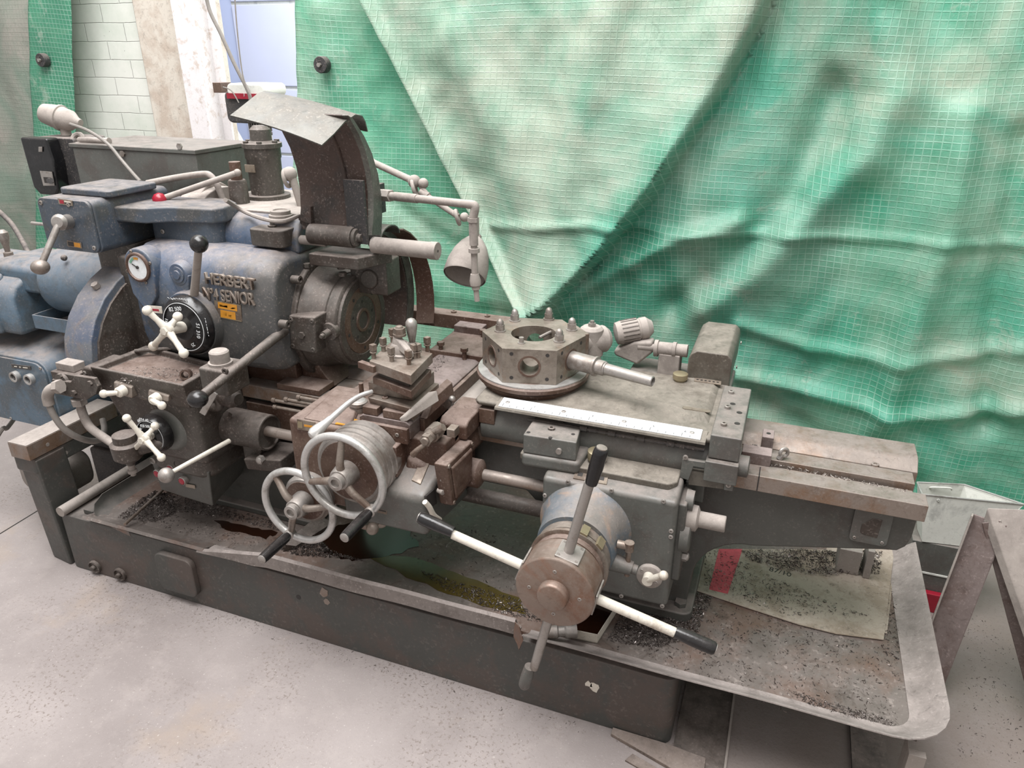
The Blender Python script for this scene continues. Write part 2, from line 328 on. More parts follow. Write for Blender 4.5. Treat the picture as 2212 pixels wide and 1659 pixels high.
# ------------------------------------------------------------------ reinforced green sheeting
def sheeting(name, g1, g2, pale, palelo, palehi, line=.45, pitch=.0235, trans=.34, dark=.5):
    m, nt, b, tc = nodes(name); ob = tc.outputs['Object']
    uv = nt.nodes.new('ShaderNodeUVMap'); s = nt.nodes.new('ShaderNodeSeparateXYZ'); nt.links.new(uv.outputs[0], s.inputs[0])
    big = nz(nt, ob, 1.5, 7, .62, .8); mid = nz(nt, ob, 5, 8, .7, .5); fine = nz(nt, ob, 55, 4, .7)
    c = mix(nt, ramp(nt, mid, .35, .65), lin(g1), lin(g2))
    at_ = nt.nodes.new('ShaderNodeAttribute'); at_.attribute_name = 'stain'; stn = at_.outputs['Fac']; big = mth(nt, 'ADD', big, mth(nt, 'MULTIPLY', stn, .22))
    c = mix(nt, mth(nt, 'MULTIPLY', ramp(nt, big, palelo, palehi), ramp(nt, mid, .3, .6, .45, .95)), c, lin(pale))
    c = mix(nt, ramp(nt, nz(nt, ob, 4, 10, .8, .3), .61, .7, 0, dark), c, lin((84, 96, 80)))
    c = mix(nt, ramp(nt, fine, .55, .75, 0, .25), c, lin((110, 140, 120)))
    c = mix(nt, ramp(nt, nz(nt, ob, 13, 10, .82, 1.), .56, .66, 0, .38), c, lin((104, 128, 108)))
    c = mix(nt, ramp(nt, nz(nt, ob, 3.3, 12, .8, .8), .57, .61, 0, .4), c, lin((192, 198, 184)))
    L = None
    for ax in ('X', 'Y'):
        fr = mth(nt, 'FRACT', mth(nt, 'DIVIDE', s.outputs[ax], pitch)); e = mth(nt, 'ABSOLUTE', mth(nt, 'SUBTRACT', fr, .5))
        q = ramp(nt, e, .40, .47); L = q if L is None else mth(nt, 'MAXIMUM', L, q)
    c = mix(nt, mth(nt, 'MULTIPLY', L, mth(nt, 'MULTIPLY', ramp(nt, nz(nt, ob, 1.9, 4), .36, .56), mth(nt, 'MULTIPLY', mth(nt, 'SUBTRACT', 1, mth(nt, 'MULTIPLY', stn, .6)), line))), c, lin((200, 232, 216)))
    nt.links.new(c, b.inputs['Base Color']); b.inputs['Roughness'].default_value = .42
    bump(nt, b, mth(nt, 'ADD', mth(nt, 'MULTIPLY', L, .6), mth(nt, 'ADD', fine, mid)), .5, .004)
    t = nt.nodes.new('ShaderNodeBsdfTranslucent'); nt.links.new(c, t.inputs[0]); ms = nt.nodes.new('ShaderNodeMixShader'); ms.inputs[0].default_value = trans
    out = nt.nodes['Material Output']; nt.links.new(b.outputs[0], ms.inputs[1]); nt.links.new(t.outputs[0], ms.inputs[2]); nt.links.new(ms.outputs[0], out.inputs[0]); return m
M['sheetA'] = sheeting('green_mesh_sheeting', (120, 182, 152), (98, 168, 140), (184, 202, 184), .40, .58)
M['sheetB'] = sheeting('pale_green_mesh_sheeting', (84, 168, 138), (112, 188, 164), (186, 196, 178), .45, .68)
M['sheetC'] = sheeting('dark_green_sheeting', (84, 156, 124), (72, 140, 112), (150, 176, 152), .56, .74, trans=.2, dark=.3)
M['sheetD'] = sheeting('grey_green_film', (158, 170, 156), (136, 158, 142), (186, 182, 172), .45, .6, line=0, trans=.3)
def pl(pts, y): return [(p.x, p.z) for p in (at(a, b, y=y) for a, b in pts)]
def dseg(x, z, L):
    best = 9; side = 1
    for (ax, az), (bx, bz) in zip(L, L[1:]):
        dx, dz = bx-ax, bz-az; t = max(0, min(1, ((x-ax)*dx+(z-az)*dz)/(dx*dx+dz*dz))); ex, ez = x-ax-dx*t, z-az-dz*t
        d = math.hypot(ex, ez)
        if d < best: best = d; side = 1 if dx*ez-dz*ex > 0 else -1
    return best, side
YC = 3.0
RIDGES = [(pl(p, YC), w_, a_) for p, w_, a_ in (
    ([(1700, -60), (1600, 160), (1530, 290), (1450, 410), (1370, 500)], .06, -.05),
    ([(1080, 478), (1300, 468), (1480, 492), (1750, 500), (2212, 522)], .016, .02),
    ([(1200, 655), (1330, 575), (1450, 512), (1600, 470)], .04, .05),
    ([(1905, -20), (1925, 200), (1870, 330), (1760, 420), (1640, 560), (1520, 640)], .09, .09),
    ([(1800, 200), (1720, 420), (1600, 560), (1460, 650)], .07, -.07),
    ([(1600, 690), (1750, 742), (1930, 768), (2212, 740)], .03, .03),
    ([(1600, 800), (1780, 842), (1935, 885), (2212, 865)], .03, .04),
    ([(2080, 250), (2040, 480), (1960, 720), (1900, 900)], .06, .06),
    ([(2200, 300), (2150, 620), (2120, 900)], .05, -.05),
    ([(1000, 100), (1130, 330), (1190, 620)], .12, .05),
    ([(1330, -20), (1260, 250), (1200, 620)], .1, .05),
    ([(700, 20), (730, 250), (850, 520), (960, 640)], .07, .05),
    ([(830, 420), (960, 520), (1150, 640)], .03, -.03),
    ([(1640, 860), (1800, 960), (1960, 1040)], .06, -.05))]
SWB = pl([(1700, -140), (1640, 30), (1560, 185), (1490, 290), (1420, 395), (1310, 530), (1220, 620), (1180, 645)], YC)
def swag(x, z):
    "bulging overhang left of the long diagonal fold, falling away sharply on its right"
    d, s_ = dseg(x, z, SWB)
    return d*(1 if s_ < 0 else -1)
def fold(x, z, k=1):
    y = 0; q = swag(x, z)
    if z > SWB[-1][1]-.05: y -= (.15*math.exp(-max(q, 0)/.22) if q > 0 else .15*max(0, 1+q/.035))*k
    for L, w_, a_ in RIDGES:
        d, s_ = dseg(x, z, L)
        if d < w_*3.2: y -= a_*math.exp(-(d/w_)**2)
    return y*k+.05*(noise.noise(V((x*1.1, z*.9, 3)))+.5*noise.noise(V((x*3.2, z*2.1, 5))))+.012*noise.noise(V((x*11, z*9, 2)))
def curtain(name, y, xl, xr, z0, z1, mat, nx, nzz, f, label, th=.003, st=None):
    me = bpy.data.meshes.new(name); vs = []; fs = []; uvs = []
    for j in range(nzz+1):
        z = z0+(z1-z0)*j/nzz; a = xl(z); b = xr(z)
        for i in range(nx+1):
            x = a+(b-a)*i/nx; vs.append((x, y+f(x, z), z)); uvs.append((x+.05*noise.noise(V((x, z, 9))), z+.05*noise.noise(V((x, z, 19)))))
    for j in range(nzz):
        for i in range(nx): a = j*(nx+1)+i; fs.append((a, a+1, a+nx+2, a+nx+1))
    me.from_pydata(vs, [], fs); aa = me.attributes.new('stain', 'FLOAT', 'POINT')
    if st:
        for i, v in enumerate(vs): aa.data[i].value = st(v[0], v[2])
    uvl = me.uv_layers.new(name='UVMap')
    for l in me.loops: uvl.data[l.index].uv = uvs[l.vertex_index]
    for p in me.polygons: p.use_smooth = True
    o = bpy.data.objects.new(name, me); COL.objects.link(o); me.materials.append(M[mat])
    so = o.modifiers.new('s', 'SOLIDIFY'); so.thickness = th
    return tag(o, label, 'sheeting')
A_ = pl([(780, -60), (810, 10), (870, 130), (940, 270), (1000, 390), (1060, 500), (1120, 590), (1180, 645), (1240, 720), (1330, 850), (1400, 1000)], YC)
def xA(z):
    if z >= A_[0][1]: return A_[0][0]-(z-A_[0][1])*.3
    for (ax, az), (bx, bz) in zip(A_, A_[1:]):
        if az >= z >= bz: return ax+(bx-ax)*(az-z)/(az-bz)
    return A_[-1][0]
xs = at(636, 200, y=YC).x
back = curtain('green_sheeting', YC, lambda z: (lambda a, b: a.x+(b.x-a.x)*(z-a.z)/(b.z-a.z))(at(635, 0, y=YC), at(640, 300, y=YC))+.002*sin(z*9), lambda z: .2, .02, 3.0, 'sheetA', 110, 120, lambda x, z: fold(x, z, .7), 'hanging green mesh-reinforced sheeting, darker panel behind the raised guard and lamp')
def roll(x, z):
    d = x-xA(z); return fold(x, z)-.07-.05*math.exp(-(d/.035)**2)+.0*z
front = curtain('green_sheeting', YC, xA, lambda z: 2.6, .02, 3.0, 'sheetB', 300, 210, roll, 'large pale green sheeting sagging in a V of heavy folds behind the turret', st=lambda x, z: max(0, min(1, swag(x, z)*6+.3))*(z > SWB[-1][1]))
def washer(px, py, y, r, label):
    p = at(px, py, y=y); t = thing('fixing_washer', label, 'washer', p)
    build('disc', MB().lathe(p+V((0, .03, 0)), -Y, [(0, r), (.030, r), (.034, r*.93), (.034, r*.4), (.032, r*.35)], 28), 'blackdull', t)
    build('bolt', MB().hexnut(p-V((0, .004, 0)), -Y, r*.28, .012), 'steel', t)
washer(692, 140, 2.93, .034, 'round black washer with a steel bolt pinned through green sheeting right of the doorway')
def lean(pa, pb, y, z):
    a, b = at(pa, 0, y=y), at(pb, 560, y=y); return a.x+(b.x-a.x)*(z-a.z)/(b.z-a.z)
x3 = at(62, 200, y=3.3).x; x4 = at(160, 200, y=3.3).x
curtain('green_sheeting', 3.3, lambda z: lean(62, 78, 3.3, z), lambda z: lean(153, 172, 3.3, z)+.004*sin(z*3), .02, 3.2, 'sheetC', 24, 90, lambda x, z: .015*noise.noise(V((x*4, z*4, 1))), 'narrow strip of dark green sheeting hanging beside the painted brick')
curtain('plastic_film', 3.41, lambda z: x3-1.6, lambda z: lean(62, 78, 3.3, z)+.06, .02, 3.2, 'sheetD', 60, 90, lambda x, z: .045*noise.noise(V((x*2.2, z*1.6, 1)))+.02*noise.noise(V((x*6, z*4, 8))), 'crumpled grey-green plastic film at the far left')
washer(88, 130, 3.262, .036, 'round dark washer under the mesh of the narrow green strip, far left')
# ------------------------------------------------------------------ base with chip tray, bed
L = thing('capstan_lathe', 'long grey-green and blue cast turret lathe standing in its chip tray, filling the picture', 'lathe', (-1.2, 1.9, 0))
BX0, BX1, BY = -2.325, -.10, 1.515
base = build('base_cabinet', MB().prism(rrect(BX0, BX1, BY, 2.33, .03), 'z', 0, .236), 'base', L, .004)
p0, p1 = at(338, 1178, y=BY), at(440, 1300, y=BY)
build('inspection_cover', MB().prism(rrect(p0.x, p1.x, .045, .2, .03), 'y', BY-.022, BY+.002), 'base', base, .005)
for px in (212, 262):
    p = at(px, 1240, y=BY); build('drain_plug', MB().lathe((p.x, BY, .033), -Y, [(0, .026), (.010, .026), (.012, .022), (.006, .019), (.008, .010), (.018, .009), (.020, .006)], 20), 'oily', base)
p = at(645, 1290, y=BY); build('bolt_hole', MB().lathe(p, -Y, [(-.01, .009), (.0006, .009)], 16), 'ink', base)
for px, py, s in ((1285, 1483, .018), (1272, 1478, .012), (700, 1280, .02), (706, 1300, .014)):
    p = at(px, py, y=BY); random.seed(px)
    P = [(p.x+s*(.6+.5*random.random())*cos(k*pi/5), p.z+s*(.6+.6*random.random())*sin(k*pi/5)) for k in range(10)]
    build('bare_patch', MB().prism(P, 'y', BY-.0012, BY+.001), 'cream' if px > 1000 else 'way', base)
# tray: floor and rolled rims
TX0, TX1, TY0, TY1, TZ = -2.17, .47, 1.535, 2.32, .25
tray = build('chip_tray', MB().box(TX0, TX1, TY0, TY1, TZ-.012, TZ), 'tray', L)
def rimstrip(path, prof, n_): # path: list of (pt, outward dir); prof: (out, up)
    return [[V(p)+V(o)*a+Z*b for a, b in prof] for p, o in path]
rr_ = .07
pth = [((-.52+ (TX1-rr_+.52)*k/24, TY0, TZ), -Y) for k in range(25)]
pth += [((TX1-rr_+rr_*sin(R(a)), TY0+rr_-rr_*cos(R(a)), TZ), V((sin(R(a)), -cos(R(a)), 0))) for a in (15, 30, 45, 60, 75, 90)]
pth += [((TX1, TY0+rr_+(TY1-TY0-rr_)*k/14, TZ), X) for k in range(1, 15)]
pth = [((p[0], p[1]+.0015*sin(p[0]*13), p[2]), o) for p, o in pth]
build('rim', MB().sheet(rimstrip(pth, [(-.012, .0), (.004, .003), (.02, .013), (.042, .03), (.06, .046), (.068, .05)], 0), .003), 'rim', tray)
# bent hanging lip in the middle of the front
rows = []
for k in range(40):
    x = -1.665+1.115*k/39; b = .006*sin(x*7)+.003*sin(x*19); e = max(0, (x+.62)/.07)**2*.0
    t = k/39; z1 = .262+.058*min(1, t*4)-.0*t
    rows.append([V((x, TY0+.012, TZ)), V((x, 1.525, TZ+.004)), V((x, 1.508, z1-.02)), V((x, 1.497+b*.3, z1)), V((x, 1.492+b*.3, z1-.004)), V((x, 1.489+b*.5, z1-.045*min(1, .15+t*4)))])
build('rim', MB().sheet(rows, .003), 'rim', tray)
c = at(1128, 1345, y=1.49)
build('torn_corner', MB().sheet([[V((-.552, 1.497, .318)), V((-.55, 1.488, .27))], [V((-.533, 1.487, .31)), V((-.535, 1.478, .255))], [V((-.52, 1.48, .275)), V((-.528, 1.470, .245))]], .003), 'tray', tray)
build('rim', MB().sheet([[V((x, TY0+.015, TZ)), V((x, TY0, TZ+.004)), V((x, 1.512, .262)), V((x, 1.500, .268)), V((x, 1.493, .262))] for x in (-2.17, -2.0, -1.8, -1.64)], .003), 'tray', tray)
build('torn_edge', MB().prism([(-2.04, .262), (-1.955, .262), (-1.952, .243)], 'y', 1.492, 1.495), 'tray', tray)
# left end wall of the tray with its rounded front corner
rows = [[V((TX0+.03, y, TZ)), V((TX0+.008, y, TZ+.012)), V((TX0-.002, y, TZ+.03)), V((TX0-.004, y, TZ+.052))] for y in (TY0+.06, 1.65, 1.8, 2.0, TY1)]
for a in (30, 60, 90): rows.insert(0, [V((TX0+q, TY0+.06-q2, TZ+h*max(.15, 1-a/100))) for q, q2, h in ((.03+.03*sin(R(a))*1.2, .06*sin(R(a)), 0), (.008+.05*(1-cos(R(a))), .06*sin(R(a))+.004, .012), (.05*(1-cos(R(a))), .06*sin(R(a))+.01, .03), (.05*(1-cos(R(a)))-.005, .062*sin(R(a))+.012, .052))])
build('end_wall', MB().sheet(rows, .003), 'base', tray)
build('rim', MB().box(TX0, TX1, TY1, TY1+.004, TZ-.01, TZ+.06), 'tray', tray)
build('tray_bracket', MB().box(-.1, .40, 1.75, 1.79, .18, .239).box(-.1, .40, 2.15, 2.19, .18, .239), 'base', tray)
# base end frame at the far left: channel post and top beam
fr = build('end_frame', MB().hexa([(-2.44, 1.53, 0), (-2.330, 1.515, 0), (-2.330, 1.63, 0), (-2.44, 1.64, 0), (-2.44, 1.51, .455), (-2.335, 1.50, .455), (-2.335, 1.62, .455), (-2.44, 1.63, .455)]), 'base', L, .008)
build('top_beam', MB().box(-2.438, -2.338, 1.497, 2.15, .40, .462), 'base', fr, .008)
build('packing_block', MB().box(-2.425, -2.335, 1.485, 1.86, .463, .52), 'way', fr, .002, label='wood-brown packing block with a pale top')
build('packing_top', MB().box(-2.424, -2.336, 1.486, 1.86, .5202, .5225), 'dusty', fr, .001)
for yy, zz_ in ((1.56, .49), (1.62, .425), (1.78, .425)): build('fixing_hole', MB().lathe((-2.3385 if zz_ < .45 else -2.3355, yy, zz_), X, [(-.004, .007), (.0012, .007)], 14), 'dusty', fr)
build('side_pad', MB().prism(rrect(-2.67, -2.43, .185, .335, .05), 'y', 1.64, 1.78), 'dusty', fr, .02, 3)
build('foot_rail', MB().box(-2.335, -2.30, 1.58, 2.2, .02, .2), 'base', fr)
# bed casting: pedestals, beam, cantilever
BFY = 1.775
prof = [(-2.05, .72), (-2.05, .30), (-2.03, .25), (-1.40, .25), (-1.38, .30), (-1.36, .50), (-1.28, .56), (-.62, .56), (-.56, .50), (-.55, .30), (-.55, .25), (-.135, .25), (-.12, .30)]
for a in range(0, 91, 10): prof.append((-.115+.15*(1-cos(R(a)))*1.0, .38+.15*sin(R(a))))
prof += [(.345, .60), (.375, .605), (.392, .622), (.400, .65), (.402, .72)]
bed = build('bed', MB().prism(prof, 'y', BFY, 2.02), 'dgreen', L, .006)
build('foot_flange', MB().prism(rrect(-.42, -.10, 1.728, 2.05, .03), 'z', .2505, .285), 'dgreen', bed, .006)
build('foot_flange', MB().prism(rrect(-2.06, -1.38, 1.745, 2.05, .03), 'z', .2505, .275), 'dgreen', bed, .006)
p = at(1470, 1305, z=.287); build('foot_bolt', MB().hexnut(p-Z*.003, Z, .018, .016), 'dgreen', bed, .001)
fway = build('front_bedway', MB().box(-1.60, .41, 1.742, 1.80, .722, .768), 'way', bed, .002)
build('joint', MB().box(.02, .023, 1.741, 1.79, .724, .7686), 'ink', fway)
build('middle_ledge', MB().box(-1.60, .388, 1.80, 1.835, .70, .752), 'way', bed, .002)
build('middle_ledge', MB().box(-1.60, .392, 1.845, 1.905, .70, .766), 'way', bed, .002)
build('rear_bedway', MB().prism([(1.91, .70), (2.03, .70), (2.03, .79), (1.95, .79), (1.94, .785), (1.91, .765)], 'x', -1.60, .405), 'way', bed, .002)
for px, py, z in ((1890, 1005, .766), (1570+262, 1041, .752)):
    build('bed_bolt', MB().screw(at(px, py, z=z), Z, .010, .005), 'way', bed)
# access plate with an opening near the bed's right end
p = [at(*q, y=BFY) for q in ((1840, 1100), (1960, 1115), (1925, 1183), (1830, 1172))]
ax_, bx_, za, zb = p[3].x+.0, p[1].x-.03, .615, .715
ap = build('access_plate', MB().prism(rrect(ax_, bx_, za, zb, .012), 'y', BFY-.008, BFY+.002), 'green', bed, .001)
build('access_recess', MB().prism([(ax_+.022, za+.03), (ax_+.03, za+.025), (bx_-.025, za+.022), (bx_-.022, zb-.022), (ax_+.045, zb-.022), (ax_+.022, zb-.045)], 'y', BFY-.0095, BFY), 'oily', ap, .002)
for q in ((ax_+.012, za+.012), (bx_-.012, za+.012)): build('screw', MB().screw((q[0], BFY-.008, q[1]), -Y, .0045), 'steel', ap)
# ------------------------------------------------------------------ headstock
AY, AZ = 1.94, .968
hp = [(1.72, .845), (1.69, .87), (1.678, .93), (1.675, 1.02), (1.677, 1.10), (1.688, 1.155), (1.712, 1.188), (1.75, 1.205), (1.80, 1.21), (1.86, 1.205), (2.22, 1.205), (2.22, .845)]
def loft(secs):
    mb = MB(); n = len(secs[0]); vs = [p for s in secs for p in s]
    fs = [(i*n+k, i*n+(k+1) % n, (i+1)*n+(k+1) % n, (i+1)*n+k) for i in range(len(secs)-1) for k in range(n)]
    fs += [tuple(range(n)), tuple(range((len(secs)-1)*n, len(secs)*n))]; return mb.add(vs, fs)
def sec(x, k, dy=0): return [(x, AY+(y-AY)*k+dy, AZ+(z-AZ)*k) for y, z in hp]
head = build('headstock', loft([sec(-1.905, .99), sec(-1.89, 1), sec(-1.52, 1), sec(-1.44, .99), sec(-1.405, .955), sec(-1.385, .90)]), 'bluehead', L, .012, 3)
hf = build('headstock_foot', MB().box(-1.90, -1.42, 1.80, 2.2, .70, .86), 'brown', L, .006)
build('foot_web', MB().prism([(-1.42, .768), (-1.30, .768), (-1.33, .80), (-1.42, .93)], 'y', 1.83, 2.0), 'brown', L, .004)
build('foot_pad', MB().box(-1.46, -1.30, 1.745, 1.83, .769, .79), 'brown', L, .003)
cvp = [(1.845, 1.19), (1.843, 1.225), (1.852, 1.255), (1.875, 1.277), (1.91, 1.287), (2.25, 1.287), (2.25, 1.19)]
cover = build('headstock_cover', MB().prism(cvp, 'x', -1.93, -1.39), 'bluehead', L, .01, 3)
build('top_plate', MB().prism(rrect(-1.86, -1.40, 1.93, 2.3, .03), 'z', 1.287, 1.294), 'dusty', cover, .002)
q = at(600, 515, y=1.85)
lug = build('hinge_lug', MB().prism(rrect(-1.535, -1.41, 1.80, 1.90, .02), 'z', 1.215, 1.268), 'oily', cover, .005)
build('lug_stud', MB().cyl((-1.475, 1.845, 1.265), (-1.475, 1.845, 1.297), .007).cyl((-1.475, 1.845, 1.265), (-1.475, 1.845, 1.274), .014, n=6), 'oily', lug)
# gauge boss and pressure gauge
g = at(296, 578, y=1.655)
boss = build('gauge_boss', MB().prism([(g.x+.058*cos(R(a)), g.z+.058*sin(R(a))) for a in range(0, 181, 15)]+[(g.x-.05, g.z-.09), (g.x-.005, g.z-.15), (g.x+.045, g.z-.09)], 'y', 1.662, 1.72), 'bluehead', head, .006, 3)
gg = build('pressure_gauge', MB().lathe(g+V((0, .008, 0)), -Y, [(0, .046), (.008, .046), (.010, .043), (.010, .039), (.004, .036)], 36), 'brown', head)
build('gauge_face', MB().lathe(g+V((0, .004, 0)), -Y, [(0, .0365), (.0015, .0365)], 32), 'white', gg)
build('gauge_needle', MB().obox(g+V((-.008, .0005, .004)), (.012, .0012, .0008), (-1, 0, .5), (0, 0, 1)).lathe(g+V((0, .003, 0)), -Y, [(0, .005), (.004, .005)], 12), 'ink', gg)
for k in range(7):
    a = R(150-k*12); c = g+V((cos(a)*.028, .001, sin(a)*.028)); build('gauge_mark', MB().obox(c, (.0035, .002, .0006), (cos(a), 0, sin(a)), (-sin(a), 0, cos(a))), 'sheetC' if k < 4 else 'orange', gg)
for a in (0, 90, 180, 270):
    build('screw', MB().screw(g+V((.052*cos(R(a+20)), .006, .05*sin(R(a+20)))), -Y, .005), 'steel', boss)
q = at(387, 592, y=1.672)
plug = build('plug_boss', MB().lathe(q+V((0, .02, 0)), -Y, [(0, .04), (.02, .036), (.026, .032), (.026, .024), (.03, .024), (.03, .014), (.034, .013)], 28), 'blue', head)
build('boss_web', MB().prism([(q.x-.04, q.z), (q.x+.04, q.z), (q.x+.012, q.z-.1), (q.x+.003, q.z-.1)], 'y', 1.668, 1.70), 'blue', head, .006)
# cast lettering and instruction plates
YT = 1.6765
for s, bl, tl, br in (('HERBERT', (444.6, 611), (447.8, 588.6), (554, 626)), ('Nº4 SENIOR', (441.5, 645), (443, 620), (552, 659))):
    o = at(*bl, y=YT); e = at(*br, y=YT); t = at(*tl, y=YT); hgt = (t-o).length
    tx = text('raised_lettering', s, 'rsteel', head, (0, 0, 0), X, Z, hgt*1.32, .004, bevel=.0012)
    wd = max(v.co.x for v in tx.data.vertices); k = (e-o).length/wd
    dx = (e-o).normalized(); up = Z
    for v in tx.data.vertices: x_, y_, z_ = v.co; v.co = o+dx*(x_*k)+up*z_+V((0, y_, 0))
def plate(name, c4, y, mat, parent, th=.002, deco=None, ink='ink'):
    P = [at(*c, y=y) for c in c4]; vs = [p for p in P]+[p-Y*th for p in P]
    o = build(name, MB().hexa([vs[0], vs[1], vs[2], vs[3], vs[4], vs[5], vs[6], vs[7]]), mat, parent, .0006)
    for (u0, v0, u1, v1, m_) in deco or ():
        b = lambda u, v: (P[0]*(1-u)*(1-v)+P[1]*u*(1-v)+P[2]*u*v+P[3]*(1-u)*v)-Y*(th)
        qs = [b(u0, v0), b(u1, v0), b(u1, v1), b(u0, v1)]
        build('print', MB().hexa(qs+[k-Y*.0006 for k in qs]), m_, o)
    return o
plate('instruction_plate', ((466, 684), (524, 695), (521, 658), (464, 648)), YT, 'platemetal', head, .003, [(.14, .58, .86, .95, 'orange'), (.22, .06, .78, .5, 'orange'), (.2, .7, .5, .82, 'ink'), (.6, .68, .8, .85, 'ink'), (.3, .2, .45, .4, 'ink'), (.52, .16, .66, .3, 'ink'), (.02, .02, .98, .05, 'brass'), (.02, .95, .98, .98, 'brass')])
plate('instruction_plate', ((484, 738), (518, 745), (510, 713), (475, 707)), 1.682, 'platemetal', head, .003, [(.2, .2, .7, .32, 'cream'), (.25, .6, .45, .85, 'cream'), (.5, .4, .75, .5, 'cream')])
plate('instruction_plate', ((322, 674), (352, 677), (350, 662), (318, 659)), 1.66, 'cream', head, .003, [(.2, .3, .8, .6, 'red')])
# speed selector dial and its four-armed star handle
def star(name, parent, hub, tips, r, ball, mat, hr, hl):
    h = build(name, MB().lathe(V(hub)+Y*hl*.6, -Y, [(0, hr*.7), (hl*.3, hr), (hl, hr), (hl*1.15, hr*.75)], 24).hexnut(V(hub)-Y*hl*.5, -Y, hr*.62, hl*.4), mat, parent, label=None)
    for t in tips:
        t = V(t); d = (t-V(hub)).normalized()
        build('arm', MB().lathe(V(hub)+d*hr*.6, d, [(0, r*1.5), ((t-hub).length*.35, r), ((t-hub).length*.85, r*1.15)], 14).sph(t, ball, 16), mat, h)
    return h
def dial(c, y, r, parent, marks, inner=.62):
    d = build('selector_dial', MB().lathe(V((c.x, y+.03, c.z)), -Y, [(0, r), (.012, r), (.03, r*.86), (.031, r*.80), (.028, r*.79), (.034, r*inner), (.036, r*inner*.95)], 56), 'black', parent)
    build('dial_ring', MB().ring((c.x, y, c.z), -Y, .0015, .0024, r*.815, r*.795, 56), 'white', d)
    for s, a, rr, sz in marks:
        a = R(a); o = V((c.x+cos(a)*rr*r, y-.0062+(.014*(rr > .85)), c.z+sin(a)*rr*r)); t = V((sin(a), 0, -cos(a)))
        tx = text('dial_figure', s, 'white', d, o-t*sz*.28*len(s), t, V((cos(a), -.9*(rr > .85), sin(a))), sz, .0004)
    return d
dc = at(400, 705, y=1.63)
spind = build('dial_boss', MB().lathe((dc.x, 1.70, dc.z), -Y, [(0, .11), (.05, .098)], 40), 'bluehead', head)
dial(dc, 1.625, .094, spind, [('164/1000', 92, .86, .019), ('82 500', 100, .56, .018), ('103/621', 2, .86, .019), ('51 310', -8, .56, .018), ('25', -62, .58, .016), ('41', 165, .58, .016)], .45)
hub = at(362, 712, y=1.555)
build('dial_spindle', MB().cyl((dc.x, 1.63, dc.z), (hub.x, 1.56, hub.z), .017), 'cream', spind)
star('star_handle', spind, hub, [at(318, 671, y=1.53), at(384, 684, y=1.585), at(331, 748, y=1.56), at(397, 763, y=1.535)], .0085, .0145, 'cream', .02, .02)
# clutch lever with a black ball
lb = at(419, 642, y=1.665); lt = at(430, 527, y=1.60)
build('lever_boss', MB().cyl(lb+V((0, .04, -.02)), lb+V((0, -.012, -.02)), .028).cyl(lb-Z*.02, lb+Z*.012, .017), 'oily', head, .002)
lv = build('clutch_lever', MB().tube([lb, lt], [.0125, .0105], 14), 'dusty', L); build('ball_knob', MB().sph(lt, .0255, 24), 'black', lv)
# spindle nose housing
fl = [(AY+(.185+.012*max(0, cos(R(a*3+10))))*cos(R(a)), AZ+.0+(.185+.012*max(0, cos(R(a*3+10))))*sin(R(a))) for a in range(0, 360, 8)]
flange = build('nose_flange', MB().prism(fl, 'x', -1.398, -1.368), 'oily', L, .007, 3)
for px, py in ((638, 604), (735, 571), (612, 700)):
    q = at(px, py, x=-1.37); build('flange_bolt', MB().lathe(q, X, [(-.01, .013), (.018, .013), (.019, .007), (.012, .0065)], 18), 'steel' if px > 700 else 'oily', flange)
nose = build('spindle_nose', MB().lathe((-1.372, AY, AZ), X, [(0, .178), (.02, .172), (.045, .158), (.075, .150), (.082, .150), (.085, .146), (.092, .146), (.095, .150), (.118, .150), (.122, .146), (.124, .139), (.128, .139), (.132, .136), (.133, .112), (.129, .110)], 64), 'oily', L)
FX = -1.372+.129
face = build('spindle_face', MB().lathe((FX-.001, AY, AZ), X, [(0, .111), (.001, .111), (.004, .109), (.004, .078), (.0, .076), (.0, .04), (.005, .038), (.005, .029), (-.04, .027)], 56), 'brown', nose)
build('spindle_bore', MB().lathe((FX, AY, AZ), X, [(-.03, .028), (-.028, .028)], 24), 'ink', face)
for k in range(10):
    a = R(36*k+14); rr = .093 if k % 2 else .06; q = V((FX+.0032 if k % 2 else FX-.0005, AY+rr*cos(a), AZ+rr*sin(a)))
    build('face_screw', MB().lathe(q, X, [(-.001, .0055), (.0008, .0055)], 12), 'ink', face)
for px, py in ((663, 573), (737, 577), (740, 592)):
    q = at(px, py, y=1.86); build('oil_screw', MB().hexnut(q-Z*.006, Z, .012, .012), 'oily', nose)
P = [at(*c, y=1.745) for c in ((627.3, 754.6), (682.9, 765.5), (680, 686), (621.9, 681.4))]
ip = build('nose_side_box', MB().hexa(P+[p+V((.0, .08, 0)) for p in P]), 'oily', L, .006, 3)
for k, p in enumerate(P): build('screw', MB().screw(p+(sum(P, V())/4-p)*.22+V((0, .001, 0)), -Y, .008, .004), 'oily', ip)
build('centre_bolt', MB().hexnut((P[0]+P[1]+P[2]+P[3])/4+(P[0]-P[3])*.02, -Y, .011, .007), 'oily', ip)
q = at(706, 720, y=1.775); build('stub_fitting', MB().lathe(q+Y*.03, -Y, [(0, .03), (.02, .027), (.022, .012), (.05, .011), (.05, .007), (.062, .006)], 18), 'oily', L)
# long operating lever across the front
a_, b_ = at(616, 712, y=1.735), at(427, 862, y=1.40)
ol = build('operating_lever', MB().tube([a_, a_*.5+b_*.5, b_], [.0155, .0125], 14), 'oily', L); build('ball_knob', MB().sph(b_, .0255, 24, (1.1, 1.1, .95)), 'black', ol)
build('lever_tongue', MB().prism([(p.x, p.z) for p in (at(x_, y_, y=1.47) for x_, y_ in ((432, 890), (444, 897), (470, 852), (460, 845)))], 'y', 1.467, 1.472), 'steel', ol)
